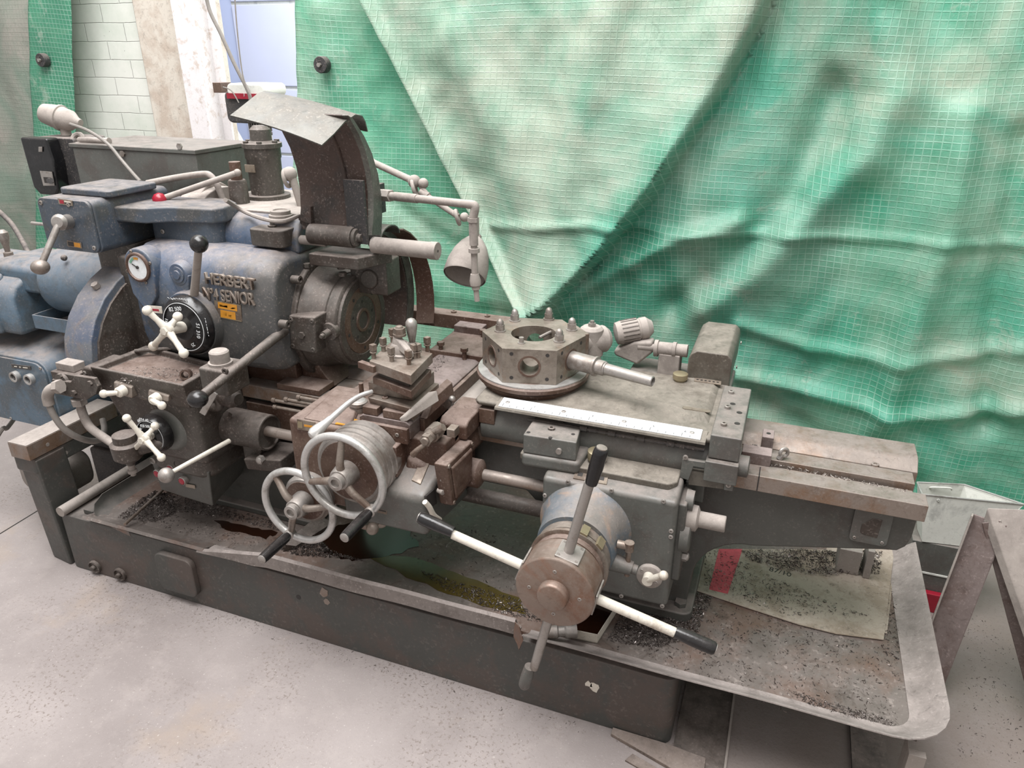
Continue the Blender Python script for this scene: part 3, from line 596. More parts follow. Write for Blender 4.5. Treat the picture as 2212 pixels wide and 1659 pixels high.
# ------------------------------------------------------------------ opened chuck guard and its hinge
arc_ = [(1.875, 1.262), (1.893, 1.32), (1.9, 1.38), (1.895, 1.44), (1.875, 1.50), (1.845, 1.55), (1.80, 1.60)]
hood = build('chuck_guard', MB().sheet([[V((x, y, z)) for y, z in arc_] for x in (-1.40, -1.32, -1.24, -1.165)], .004), 'hoodin', L)
Lp = [at(497, 249, y=1.70), at(530, 223, y=1.76), at(556, 202, y=1.82), at(572, 196, y=1.85)]; Lp += [Lp[-1]+V((0, .04, -.012)), Lp[-1]+V((0, .065, -.04)), Lp[-1]+V((0, .08, -.085))]
Rp = [at(695, 313, y=1.70), at(722, 288, y=1.75), at(745, 262, y=1.80), at(768, 247, y=1.85), at(783, 250, y=1.89), at(790, 263, y=1.915), at(795, 283, y=1.93)]
top = build('guard_top_sheet', MB().sheet([[Lp[j].lerp(Rp[j], t/6)+Z*.006*sin(pi*t/6) for j in range(7)] for t in range(7)], .004), 'hoodout', hood)
e = [(y, z) for y, z in arc_]
build('guard_end_flange', MB().sheet([[V((-1.165, y, z)) for y, z in e], [V((-1.150, y+.006, z-.0)) for y, z in e], [V((-1.150, y+.06*(1-.5*k/6), z-.01)) for k, (y, z) in enumerate(e)]], .004), 'hoodout', hood)
build('guard_rib', MB().tube([(-1.235, y-.003, z) for y, z in arc_[1:]], .006, 8), 'hoodin', hood)
q = at(743, 408, y=1.89); build('guard_rivet', MB().lathe(q+Y*.004, -Y, [(0, .01), (.012, .009), (.015, .006)], 16), 'hoodin', hood)
for px, py in ((740, 440), (795, 448)): pass
build('guard_tab', MB().hexa([V((-1.395, 1.87, 1.29)), V((-1.345, 1.86, 1.285)), V((-1.345, 1.875, 1.285)), V((-1.395, 1.885, 1.29)), V((-1.395, 1.87, 1.30)), V((-1.34, 1.86, 1.335)), V((-1.34, 1.875, 1.335)), V((-1.395, 1.885, 1.30))]), 'hoodin', hood)
build('guard_strap', MB().box(-1.225, -1.16, 1.868, 1.880, 1.235, 1.42), 'blackdull', hood, .001)
HY, HZ = 1.865, 1.232
hg = build('hinge_rod', MB().cyl((-1.45, HY, HZ), (-1.30, HY, HZ), .014), 'dusty', L, .002)
hg = build('swing_bar', MB().lathe((-1.16, 1.90, HZ-.004), X, [(0, .0245), (.19, .0245), (.192, .026), (.215, .026)], 28), 'dusty', L, .002)
build('rod_end_hole', MB().cyl((-.946, 1.90, HZ-.004), (-.9445, 1.90, HZ-.004), .004), 'ink', hg)
hb = build('hinge_barrel', MB().cyl((-1.352, HY, HZ+.022), (-1.20, HY, HZ+.022), .031, n=28).lathe((-1.2, HY, HZ+.022), X, [(0, .027), (.012, .027), (.012, .012), (.024, .012)], 24), 'oily', L, .003)
build('hinge_block', MB().hexa([V((-1.345, 1.83, 1.165)), V((-1.175, 1.83, 1.165)), V((-1.125, 1.95, 1.165)), V((-1.33, 1.95, 1.165)), V((-1.345, 1.83, 1.202)), V((-1.175, 1.83, 1.202)), V((-1.125, 1.95, 1.202)), V((-1.33, 1.95, 1.202))]), 'oily', hb, .004)
build('bracket_casting', MB().box(-1.27, -1.14, 1.93, 2.02, 1.06, 1.17).cyl((-1.2, 1.92, 1.11), (-1.2, 2.03, 1.11), .03), 'oily', hb, .006)
# rear splash guard round the spindle
RG = [(AY+.04+.20*cos(R(a)), AZ+.03+.24*sin(R(a))) for a in range(100, -31, -10)]
rg = build('rear_guard', MB().sheet([[V((x, y, z)) for y, z in RG] for x in (-1.31, -1.26, -1.21)], .005), 'hoodin', L)
for xx, m_ in ((-1.21, 'hoodout'),):
    build('guard_flange', MB().sheet([[V((xx, y, z)) for y, z in RG], [V((xx+.002, AY+.04+(y-AY-.04)*1.2, AZ+.03+(z-AZ-.03)*1.12)) for y, z in RG]], .005), m_, rg)
RG2 = [(AY+.03+.27*cos(R(a)), AZ+.0+.29*sin(R(a))) for a in range(70, -21, -10)]
build('guard_wing', MB().sheet([[V((-1.205+.0*k, y, z)) for k, (y, z) in enumerate(RG2)], [V((-1.155+.012*k/9, y+.02, z)) for k, (y, z) in enumerate(RG2)]], .005), 'brown', rg)
build('guard_cap', MB().sheet([[V((x, 1.99+.06*cos(R(a)), 1.235+.035*sin(R(a)))) for a in range(180, -1, -20)] for x in (-1.25, -1.2, -1.15)], .004), 'hoodout', rg)
# ------------------------------------------------------------------ blue control box, electrical box and tubes on top
cb = build('control_box', MB().prism(rrect(-2.185, -1.965, 1.187, 1.347, .022), 'y', 1.648, 1.95), 'bluegrey', L, .006, 3)
cf = build('box_front_plate', MB().prism(rrect(-2.183, -1.968, 1.188, 1.346, .022), 'y', 1.638, 1.648), 'bluegrey', cb, .003)
for q in ((-2.165, 1.33), (-2.05, 1.332), (-1.985, 1.205)): build('screw', MB().screw((q[0], 1.638, q[1]), -Y, .007, .004), 'steel', cf)
build('box_lid', MB().prism(rrect(-2.16, -1.95, 1.70, 1.90, .02), 'z', 1.347, 1.368), 'bluegrey', cb, .006, 3)
plate('nameplate', ((128, 441), (158, 445), (157, 433), (125, 428)), 1.637, 'platemetal', cf, .002, [(.12, .2, .4, .8, 'red'), (.45, .55, .9, .75, 'cream'), (.45, .25, .9, .42, 'ink')])
plate('nameplate', ((147, 532), (178, 537), (176, 524), (145, 519)), 1.637, 'platemetal', cf, .002, [(.5, .15, .92, .85, 'orange'), (.08, .15, .46, .85, 'ink')])
a0 = at(150, 478, y=1.64); a1 = at(128, 480, y=1.585); a2 = at(87, 577, y=1.50)
sh = build('control_lever', MB().cyl(a0+Y*.01, a0-Y*.03, .022).lathe(a0-Y*.0, a1-a0, [(0, .022), (.035, .02), ((a1-a0).length, .024), ((a1-a0).length+.012, .016)], 20).tube([a1, a2], .0095, 12), 'steel', cb)
build('oval_knob', MB().sph(a2, .026, 20, (1, 1, .85)), 'steel', sh)
build('side_rod', MB().cyl((-2.34, 1.72, at(60, 481, y=1.72).z), (-2.18, 1.72, at(60, 481, y=1.72).z), .0055), 'steel', cb)
build('gear_cover', MB().prism([(-1.97, 1.72), (-1.965, 1.90), (-1.90, 1.96), (-1.72, 1.96), (-1.66, 1.92), (-1.64, 1.84), (-1.66, 1.80), (-1.80, 1.775), (-1.86, 1.73)], 'z', 1.27, 1.318), 'bluegrey', cb, .008, 3)
build('cover_neck', MB().prism(rrect(-1.93, -1.66, 1.80, 1.98, .04), 'z', 1.20, 1.275), 'bluegrey', cb, .006)
q = at(352, 500, y=1.80); build('screw', MB().screw(q, -Y, .008, .004), 'steel', cb)
build('underside_neck', MB().prism(rrect(-2.13, -1.97, 1.75, 2.1, .03), 'z', 1.05, 1.19), 'oily', cb, .006)
build('arched_cap', MB().prism([(2.02+.11*cos(R(a)), 1.287+.055*sin(R(a))) for a in range(0, 181, 15)], 'x', -1.90, -1.80).prism([(2.02+.085*cos(R(a)), 1.287+.07*sin(R(a))) for a in range(0, 181, 15)], 'x', -1.88, -1.83), 'dusty', cover, .004)
# grey-green electrical box behind
eb = build('electrical_box', MB().box(-2.42, -1.872, 2.0, 2.28, 1.27, 1.446), 'green', L, .004)
build('box_lid', MB().box(-2.43, -1.868, 1.995, 2.30, 1.446, 1.460), 'green', eb, .003)
for px, py in ((266, 332), (389, 316)): build('screw', MB().hexnut(at(px, py, y=2.0), -Y, .011, .006), 'steel', eb)
sw = build('isolator_switch', MB().prism([(-2.625, 1.30), (-2.60, 1.275), (-2.52, 1.275), (-2.50, 1.30), (-2.49, 1.40), (-2.50, 1.475), (-2.63, 1.475)], 'y', 1.97, 2.02), 'black', L, .008, 3)
build('switch_body', MB().prism(rrect(-2.62, -2.43, 1.30, 1.473, .012), 'y', 2.02, 2.16), 'blackdull', sw, .004)
plate('switch_plate', ((95, 401), (119, 401), (113, 371), (87, 369)), 1.968, 'steel', sw, .003, [(.2, .2, .8, .6, 'ink')])
build('switch_knob', MB().cyl(at(108, 390, y=1.965), at(108, 390, y=1.95), .011), 'blackdull', sw)
plate('switch_plate', ((84, 328), (92, 328), (92, 317), (84, 317)), 1.968, 'steel', sw, .002)
# socket with a cable on the switch box
s0 = V((-2.53, 2.08, 1.475)); sk = build('plug_socket', MB().cyl(s0, s0+Z*.05, .018), 'dusty', sw)
sc_ = s0+Z*.075
build('socket_body', MB().lathe(sc_-X*.075-Y*.01, X+Y*.15-Z*.22, [(0, .034), (.035, .04), (.06, .042), (.062, .046), (.072, .046), (.074, .04), (.11, .036), (.135, .018), (.15, .014)], 28), 'dusty', sk, .002)
cab = build('power_cable', MB().tube([at(x_, y_, y=yy) for x_, y_, yy in ((152, 268, 2.05), (190, 282, 2.0), (232, 310, 1.97), (262, 345, 1.96), (285, 372, 1.94), (303, 392, 1.9))], .0055, 8), 'cable', L)
sp = build('spanner', MB().tube([at(172, 303, y=2.04), at(236, 305, y=2.04)], .012, 10).torus(at(168, 301, y=2.04), (.2, -1, .6), .019, .009, 20, 8), 'dusty', L)
# ------------------------------------------------------------------ tubes, pump, lever on top
def A(*l): return [at(a, b, y=c) for a, b, c in l]
build('conduit', MB().tube(A((318, 396, 1.94), (380, 384, 1.97), (438, 376, 1.98), (455, 380, 1.98), (468, 398, 1.98), (484, 436, 1.98)), .0105, 12), 'dusty', L)
rl = build('starting_lever', MB().tube(A((345, 431, 1.86), (513, 373, 1.99)), .0095, 12).sph(at(513, 373, y=1.99), .012), 'dusty', L)
build('red_knob', MB().sph(at(345, 432, y=1.855), .0235, 10, (1, 1, 1)), 'red', rl)
q = at(520, 445, y=2.02)
pp = build('lever_post', MB().lathe((q.x, q.y, 1.29), Z, [(0, .032), (.075, .030), (.08, .026)], 24), 'oily', L)
build('post_stub', MB().lathe((q.x, q.y, 1.365), Z, [(0, .0185), (.062, .0185)], 20), 'brown', pp)
PX, PY = at(582, 440, y=2.14).x, 2.14
pump = build('coolant_pump', MB().lathe((PX, PY, 1.294), Z, [(0, .075), (.012, .075), (.014, .055), (.13, .057), (.135, .06), (.165, .06), (.168, .066), (.182, .066), (.184, .05), (.19, .036), (.225, .034), (.237, .022)], 32), 'oily', L)
build('pump_nameplate', MB().box(PX-.035, PX+.005, PY-.0595, PY-.055, 1.385, 1.41), 'platemetal', pump, .001)
for a in range(0, 360, 60): build('pump_bolt', MB().hexnut((PX+.054*cos(R(a)), PY+.054*sin(R(a)), 1.476), Z, .009, .008), 'oily', pump)
q = at(607, 468, z=1.295); build('filler_cap', MB().lathe((q.x, q.y, 1.292), Z, [(0, .036), (.01, .036), (.012, .03), (.022, .03), (.024, .022), (.02, .02)], 28), 'dusty', cover)
build('oil_pipe', MB().tube([at(a, b, z=c) for a, b, c in ((487, 432, 1.36), (500, 440, 1.33), (530, 458, 1.30), (570, 473, 1.30), (610, 478, 1.30), (645, 466, 1.30))], .0065, 8), 'dusty', cover)
# pipe joints seen between pump and guard
pj = build('pipe_joint', MB().tube(A((628, 372, 2.05), (640, 410, 2.05), (652, 450, 2.05)), .013, 10).sph(at(626, 376, y=2.05), .024).torus(at(620, 385, y=2.05), (1, .3, .2), .026, .007, 20, 8), 'dusty', L)
# ------------------------------------------------------------------ feed gearbox at the front left
def c1(x, y): return (550+.27125*x, 600+.27125*y)
def c2(x, y): return (950+.31646*x, 620+.31646*y)
def c3(x, y): return (500+.31646*x, 850+.31646*y)
def c4(x, y): return (1050+.36166*x, 920+.36166*y)
def c5(x, y): return (1450+.36166*x, 850+.36166*y)
def cl(x, y): return (.31646*x, 500+.31646*y)
def cm(x, y): return (.31646*x, 900+.31646*y)
FY = 1.53
fb = build('feed_gearbox', MB().hexa([(-1.87, FY+.01, .56), (-1.60, FY+.01, .56), (-1.60, 1.80, .56), (-1.92, 1.80, .56), (-1.965, FY-.01, .80), (-1.60, FY-.01, .80), (-1.60, 1.80, .80), (-1.965, 1.80, .80)]), 'oily', L, .025, 4)
build('gearbox_underside', MB().prism(rrect(-1.86, -1.61, FY+.02, 1.78, .05), 'z', .50, .58), 'oily', fb, .02, 3)
tc_ = [at(196, 794, z=.87), at(395, 836, z=.87), at(455, 800, z=.87), at(316, 755, z=.87)]
tc_ = [V((-1.95, 1.495, .87)), V((-1.578, 1.485, .87)), V((-1.592, 1.655, .87)), V((-1.93, 1.70, .87))]
bx = MB(); P = tc_; C_ = sum(P, V())/4
def ringtray(P, k, z0, z1, zin):
    o = [V((p.x, p.y, z1)) for p in P]; i = [V((C_.x+(p.x-C_.x)*k, C_.y+(p.y-C_.y)*k, z1)) for p in P]; b = [V((C_.x+(p.x-C_.x)*k*.97, C_.y+(p.y-C_.y)*k*.97, zin)) for p in P]; u = [V((C_.x+(p.x-C_.x)*.95, C_.y+(p.y-C_.y)*.93+.01, z0)) for p in P]
    vs = u+o+i+b; fs = []
    for a in range(3):
        for k_ in range(4): fs.append((a*4+k_, a*4+(k_+1) % 4, a*4+4+(k_+1) % 4, a*4+4+k_))
    fs += [(12, 13, 14, 15), (3, 2, 1, 0)]; return MB().add(vs, fs)
gt = build('top_tray', ringtray(P, .88, .785, .872, .852), 'oily', fb, .006, 3)
build('tray_insert', MB().prism([(C_.x+(p.x-C_.x)*.84, C_.y+(p.y-C_.y)*.84) for p in P], 'z', .851, .854), 'brown', gt)
build('loose_bush', MB().ring((-1.635, 1.56, .868), (.5, -.8, .25), -.015, .015, .016, .011, 20), 'brown', gt)
build('tray_edge_bar', MB().tube([(-1.915, 1.64, .875), (-1.80, 1.70, .877), (-1.72, 1.70, .875)], .006, 8), 'oily', gt)
# side end of the gearbox casting with its lug
build('end_lug', MB().prism([(-2.0, .77), (-1.93, .77), (-1.93, .865), (-1.985, .865), (-2.0, .85)], 'y', 1.50, 1.62), 'oily', fb, .012, 3)
build('screw', MB().screw(at(183, 806, y=1.5), -Y, .008), 'steel', fb)
# control block with pipe fittings
VY = 1.46
pts = [at(*cl(*q), y=VY) for q in ((350, 1010), (480, 1030), (512, 985), (640, 1005), (668, 1060), (655, 1110), (585, 1152), (470, 1128), (375, 1075))]
vb = build('valve_plate', MB().prism([(p.x, p.z) for p in pts], 'y', VY, VY+.014), 'oily', L, .002)
for q in ((415, 985), (512, 1100), (620, 1035)): build('plate_bolt', MB().hexnut(at(*cl(*q), y=VY), -Y, .009, .008), 'oily', vb)
p = at(*cl(480, 960), y=1.50); build('valve_block', MB().box(p.x-.055, p.x+.05, 1.475, 1.56, p.z-.075, p.z+.005), 'oily', vb, .003)
build('valve_cap', MB().box(p.x-.045, p.x+.03, 1.49, 1.545, p.z+.005, p.z+.03), 'dusty', vb, .003)
p = at(*cl(455, 985), y=1.49); build('valve_dome', MB().lathe((p.x, 1.475, p.z-.012), -Y, [(0, .028), (.01, .026), (.013, .01)], 20), 'oily', vb)
build('elbow_fitting', MB().tube([at(*cl(395, 1055), y=1.44), at(*cl(340, 1085), y=1.43), at(*cl(325, 1130), y=1.43), at(*cl(335, 1180), y=1.43)], .0165, 12).hexnut(at(*cl(385, 1060), y=1.44), V((1, .1, .2)), .022, .018), 'dusty', vb)
ho = build('braided_hose', MB().tube([at(*cl(x_, y_), y=y__) for x_, y_, y__ in ((335, 1180, 1.43), (365, 1250, 1.43), (430, 1340, 1.44), (520, 1400, 1.47), (620, 1430, 1.52), (690, 1415, 1.56), (712, 1350, 1.6), (700, 1280, 1.62))], .010, 12), 'cable', L)
build('feed_pipe', MB().tube([at(*cl(x_, y_), y=y__) for x_, y_, y__ in ((545, 1160, 1.48), (560, 1230, 1.48), (610, 1330, 1.48), (700, 1400, 1.47), (800, 1465, 1.45))], .0135, 12).hexnut(at(*cl(545, 1180), y=1.48), Z, .024, .02), 'dusty', L)
fc = at(*cl(865, 1470), y=1.43)
fil = build('oil_strainer', MB().lathe((fc.x, fc.y, fc.z-.062), Z, [(0, .012), (.012, .016), (.018, .03), (.03, .043), (.075, .046), (.08, .04), (.082, .034), (.105, .034), (.107, .03)], 28), 'oily', L)
build('strainer_arm', MB().tube([fc-Z*.02, fc+V((.06, .03, 0)), (fc.x+.09, 1.5, fc.z+.0)], .02, 10), 'oily', fil)
build('drain_fitting', MB().lathe((fc.x, fc.y, fc.z-.10), Z, [(0, .008), (.01, .008), (.01, .014), (.02, .014), (.02, .01), (.04, .01)], 14), 'dusty', fil)
# two small lever blocks
for (tl, br, kn, tip) in (((765, 1030), (905, 1140), (812, 1098), (708, 1108)), ((1003, 1085), (1150, 1165), (1045, 1150), (1105, 1188))):
    a, b = at(*cl(*tl), y=1.485), at(*cl(*br), y=1.485)
    bl = build('lever_block', MB().hexa([(a.x, 1.482, b.z+.008), (b.x, 1.482, b.z), (b.x, 1.525, b.z), (a.x, 1.525, b.z+.008), (a.x, 1.489, a.z), (b.x, 1.489, a.z-.008), (b.x, 1.525, a.z-.0), (a.x, 1.525, a.z+.008)]), 'rsteel', fb, .004)
    k = at(*cl(*kn), y=1.465); t = at(*cl(*tip), y=1.44)
    le = build('small_lever', MB().lathe((k.x, 1.483, k.z), -Y, [(0, .017), (.02, .016), (.024, .012)], 20).cyl((k.x, 1.462, k.z), t, .007, .009).sph(t, .0125), 'cream', bl)
plate('instruction_plate', [cl(*q) for q in ((955, 1140), (1003, 1150), (997, 1045), (948, 1035))], 1.522, 'platemetal', fb, .002, [(.2, .1, .8, .3, 'ink'), (.2, .65, .8, .8, 'ink')])
plate('instruction_plate', [cl(*q) for q in ((875, 1300), (965, 1310), (960, 1235), (848, 1215))], 1.532, 'platemetal', fb, .002, [(.2, .3, .5, .45, 'cream'), (.4, .6, .75, .7, 'cream')])
# feed selector dial with star handle
d2 = at(*cl(1070, 1370), y=1.50)
db = build('dial_boss', MB().lathe((d2.x+.012, FY+.02, d2.z), -Y, [(0, .085), (.025, .072), (.03, .062)], 36), 'green', fb)
dial(d2, 1.475, .062, db, [('68', 118, .84, .013), ('034 40', 92, .84, .013), ('020 500', 95, .5, .012), ('010', 150, .5, .012)], .5)
hb2 = at(*cl(985, 1415), y=1.42)
build('dial_spindle', MB().cyl((d2.x, 1.48, d2.z), (hb2.x, 1.43, hb2.z), .013), 'cream', db)
star('star_handle', db, hb2, [at(*cl(865, 1275), y=1.40), at(*cl(1058, 1328), y=1.45), at(*cl(912, 1492), y=1.43), at(*cl(1102, 1543), y=1.405)], .0072, .0125, 'cream', .017, .018)
# switch panel with red lamps under the gearbox
sp_ = build('switch_panel', MB().hexa([(-1.86, 1.575, .40), (-1.645, 1.575, .385), (-1.70, 1.80, .385), (-1.86, 1.80, .40), (-1.86, 1.56, .53), (-1.62, 1.56, .53), (-1.62, 1.80, .53), (-1.86, 1.80, .53)]), 'dgreen', L, .005)
for q in ((1095, 375), (1185, 340), (1265, 425), (1235, 310), (1065, 288)):
    p = at(*cm(*q), y=1.566); r = .0155 if q[0] != 1065 else .012
    bt = build('push_button', MB().lathe(p+Y*.006, -Y, [(0, r), (.022, r*.95), (.024, r*.8), (.018, r*.72)], 22), 'steel' if q[0] != 1235 else 'blackdull', sp_)
    if q[0] in (1095, 1185, 1265): build('button_cap', MB().lathe(p+Y*.004, -Y, [(0, r*.72), (.022, r*.72), (.024, r*.5)], 20), 'red', bt)
plate('nameplate', [cm(*q) for q in ((1270, 478), (1335, 492), (1332, 468), (1268, 455))], 1.566, 'platemetal', sp_, .002)
# chip lever: long pale rod with steel ball
a, b = at(*cm(1565, 165), y=1.55), at(*cm(1135, 400), y=1.32)
tl = build('trip_lever', MB().tube([a, b], [.0075, .0062], 12), 'cream', L); build('ball_knob', MB().sph(b, .022, 20), 'steel', tl)
# oil cup block right of the tray
p = at(*cl(1490, 960), y=1.53)
ob_ = build('oil_cup_block', MB().box(p.x-.045, p.x+.05, 1.50, 1.60, p.z-.06, p.z+.02), 'oily', L, .008, 3)
build('oil_cup', MB().lathe((p.x, 1.545, p.z+.02), Z, [(0, .034), (.008, .034), (.008, .028), (.038, .028), (.042, .024)], 26), 'dusty', ob_)
build('cup_screw', MB().screw(at(*cl(1540, 950), y=1.5), -Y, .01, .006), 'oily', ob_)
# feed shafts
SY, SZ = 1.67, .655
fs = build('feed_shaft', MB().cyl((-1.58, SY, SZ), (-.16, SY, SZ), .0165, n=20), 'way', L)
hs = build('shaft_housing', MB().lathe((-1.60, SY, SZ-.005), X, [(0, .06), (.15, .058), (.152, .052), (.145, .05), (.14, .018)], 36), 'oily', L, .002)
build('housing_bolt', MB().hexnut(at(*cl(1560, 1265), y=1.63), (-.2, -.6, .8), .014, .014), 'oily', hs)
build('housing_bracket', MB().hexa([(-1.56, 1.66, .53), (-1.50, 1.66, .53), (-1.50, 1.78, .53), (-1.56, 1.78, .53), (-1.55, 1.65, .62), (-1.47, 1.65, .62), (-1.47, 1.78, .62), (-1.55, 1.78, .62)]), 'oily', hs, .004)
build('lower_shaft', MB().cyl((-1.35, 1.74, .53), (-.5, 1.74, .53), .024, n=20), 'oily', L)
bb = build('bearing_block', MB().hexa([V(p) for p in ((-1.53, 1.63, .52), (-1.40, 1.65, .52), (-1.40, 1.76, .52), (-1.53, 1.76, .52), (-1.53, 1.62, .565), (-1.40, 1.64, .575), (-1.40, 1.76, .575), (-1.53, 1.76, .565))]), 'oily', L, .006)
build('bearing_nut', MB().hexnut(at(*cl(1790, 1550), y=1.625), -Y, .014, .016, .006), 'steel', bb)
mb = build('clutch_knuckle', MB().lathe(at(*cl(1520, 1110), y=1.62), X+Y*-.2, [(0, .03), (.02, .034), (.05, .032), (.06, .02), (.075, .018)], 22), 'oily', L)
build('knuckle_arm', MB().tube([at(*cl(1480, 1100), y=1.6), at(*cl(1500, 1190), y=1.6), at(*cl(1440, 1200), y=1.6)], .014, 10), 'oily', mb)
for (x_, y_) in ((1860, 1150), (1870, 1195), (1945, 1145), (2030, 1130)):
    p = at(*cl(x_, y_), y=1.70); build('stop_rod', MB().lathe(p, X, [(0, .008), (.012, .008), (.012, .0055), (.16, .0055)], 12), 'rsteel', L)
build('saddle_stop_bar', MB().box(-1.60, -1.20, 1.75, 1.775, .60, .70), 'brown', L, .004)
# pulley guard left of the headstock
gp = [(1.53, .80), (1.532, .86), (1.548, .93), (1.58, .99), (1.63, 1.045), (1.69, 1.085), (1.76, 1.115), (1.85, 1.13), (2.1, 1.13), (2.1, .80)]
pg = build('pulley_guard', MB().prism(gp, 'x', -2.10, -1.985), 'blue', L, .006, 3)
ins = [(1.555, .80), (1.556, .86), (1.57, .92), (1.60, .975), (1.645, 1.025), (1.70, 1.063), (1.76, 1.09), (1.85, 1.105), (2.1, 1.105), (2.1, .80)]
build('guard_side', MB().prism(ins, 'x', -1.99, -1.978), 'oily', pg, .002)
build('guard_wingnut', MB().hexnut((-2.04, 1.66, 1.068), (0, -.5, .85), .012, .016), 'dusty', pg)
build('drive_casing', MB().box(-2.0, -1.90, 1.72, 2.1, .82, 1.16), 'oily', L, .01)
# ------------------------------------------------------------------ saddle and cross slide
sad = build('saddle', MB().prism(rrect(-1.19, -.775, 1.60, 2.16, .02), 'z', .69, .792), 'purple', L, .005)
build('saddle_wing', MB().hexa([(-.872, 1.60, .79), (-.775, 1.60, .79), (-.775, 2.20, .79), (-.872, 2.20, .79), (-.872, 1.60, .80), (-.785, 1.60, .80), (-.785, 2.20, .80), (-.872, 2.20, .80)]), 'dusty', sad, .002)
build('saddle_wing', MB().box(-1.19, -1.04, 1.75, 2.16, .791, .806), 'brown', sad, .003)
csl = build('cross_slide', MB().prism([(-1.028, .80), (-.872, .80), (-.872, .842), (-.885, .85), (-1.015, .85), (-1.028, .842)], 'y', 1.545, 2.30), 'purple', L, .002)
build('slide_strip', MB().box(-.872, -.858, 1.60, 2.25, .80, .838), 'brown', csl, .002)
build('slide_strip', MB().box(-1.06, -1.03, 1.60, 2.2, .80, .83), 'brown', csl, .002)
ep = build('slide_end_plate', MB().box(-1.02, -.875, 1.532, 1.545, .79, .835), 'brown', csl, .0015)
for x_ in (-1.005, -.95, -.905): build('screw', MB().screw((x_, 1.532, .815), -Y, .006), 'steel', ep)
build('slide_block', MB().box(-1.018, -.972, 1.548, 1.60, .851, .874), 'brown', csl, .002)
build('slide_block', MB().box(-.955, -.88, 1.548, 1.60, .851, .874), 'brown', csl, .002)
tb = [(1485, 600), (1672, 650), (1705, 425), (1820, 500)]
for q in tb:
    p = at(*c1(*q), z=.85); build('t_bolt', MB().cyl(p, p+Z*.028, .0075, n=12).cyl(p+Z*.028, p+Z*.040, .0125, n=6), 'brown', csl)
# tool post stack
t3 = build('tool_slide', MB().hexa([(-1.01, 1.585, .85), (-.868, 1.56, .85), (-.868, 1.72, .85), (-1.01, 1.73, .85), (-1.01, 1.565, .895), (-.868, 1.545, .895), (-.868, 1.72, .895), (-1.01, 1.73, .895)]), 'rsteel', L, .003)
build('oiler_hole', MB().screw(at(*c1(1040, 955), z=.896), Z, .009, .003), 'brown', t3)
t2 = build('tool_slide_top', MB().box(-1.018, -.882, 1.588, 1.72, .896, .93), 'rsteel', L, .002)
T = [at(*c1(*q), z=1.0) for q in ((910, 660), (1245, 780), (1420, 600), (1080, 510))]; Tc = sum(T, V())/4
def sq(k, z0, z1): return MB().prism([(Tc.x+(p.x-Tc.x)*k, Tc.y+(p.y-Tc.y)*k) for p in T], 'z', z0, z1)
tp = build('tool_post', sq(.99, .972, 1.0), 'rsteel', L, .002)
build('post_core', sq(.72, .944, .973), 'oily', tp)
build('post_base', sq(.93, .931, .952), 'brown', tp, .002)
build('tool_bit', MB().obox(T[0]+V((-.005, 0, -.018)), (.03, .008, .009), (1, -.3, 0), (.3, 1, 0)), 'brown', tp)
for q in ((950, 640), (1028, 585), (1093, 665), (1230, 690), (1305, 635), (1378, 580), (1275, 640), (1100, 510)):
    p = at(*c1(*q), z=1.0); build('clamp_bolt', MB().cyl(p-Z*.002, p+Z*.026, .0062, n=14).cyl(p+Z*.016, p+Z*.019, .010, n=14).cyl(p+Z*.022, p+Z*.040, .0105, n=4, a0=.4), 'rsteel', tp, .0007)
pc = at(*c1(1165, 610), z=1.0)
cp = build('post_clamp', MB().lathe((pc.x, pc.y, 1.0), Z, [(0, .034), (.006, .034), (.008, .027), (.026, .027), (.034, .022)], 28), 'dusty', tp)
build('clamp_lever_arm', MB().hexa([V((pc.x-.02, pc.y-.016, 1.028)), V((pc.x+.05, pc.y-.04, 1.004)), V((pc.x+.05, pc.y-.012, 1.004)), V((pc.x-.02, pc.y+.018, 1.028)), V((pc.x-.014, pc.y-.012, 1.062)), V((pc.x+.05, pc.y-.036, 1.022)), V((pc.x+.05, pc.y-.014, 1.022)), V((pc.x-.014, pc.y+.014, 1.062))]), 'dusty', cp, .006, 3)
build('clamp_nut', MB().lathe((pc.x, pc.y, 1.055), Z, [(0, .018), (.006, .018)], 20).hexnut((pc.x, pc.y, 1.061), Z, .017, .016).lathe((pc.x, pc.y, 1.077), Z, [(0, .011), (.005, .009), (.007, .004)], 14), 'rsteel', cp)
hq = at(*c1(1258, 560), z=1.012)
build('clamp_handle', MB().lathe((hq.x, hq.y, 1.0), Z, [(0, .016), (.016, .016), (.018, .013), (.028, .0125), (.03, .008), (.05, .012), (.078, .0165), (.088, .0155), (.096, .010), (.099, .003)], 22), 'steel', cp)
# polished slide handles
h0, h1 = at(*c1(938, 905), y=1.58), at(*c1(500, 1215), y=1.42)
sl = build('slide_lever', MB().tube([h0, at(*c1(840, 940), y=1.55), at(*c1(740, 1005), y=1.51), at(*c1(610, 1120), y=1.46)], [.006, .0085], 12).lathe(at(*c1(610, 1120), y=1.46), h1-at(*c1(610, 1120), y=1.46), [(0, .0095), (.02, .011), (.045, .016), (.06, .0165), (.07, .012), (.074, .004)], 20), 'bright', L)
h2, h3 = at(*c1(1420, 960), y=1.62), at(*c1(1165, 1128), y=1.51)
build('locking_lever', MB().hexa([h2+V((0, 0, -.012)), h3+V((0, -.0, -.010)), h3+V((.012, .012, -.010)), h2+V((.014, .012, -.012)), h2+V((-.014, 0, .018)), h3+V((-.006, -.004, .004)), h3+V((.008, .012, .004)), h2+V((.004, .02, .018))]), 'dusty', L, .005, 3)
build('lever_lug', MB().hexa([(-.872, 1.60, .84), (-.85, 1.60, .84), (-.85, 1.78, .84), (-.872, 1.78, .84), (-.872, 1.66, .885), (-.855, 1.66, .875), (-.855, 1.78, .875), (-.872, 1.78, .885)]), 'brown', L, .002)
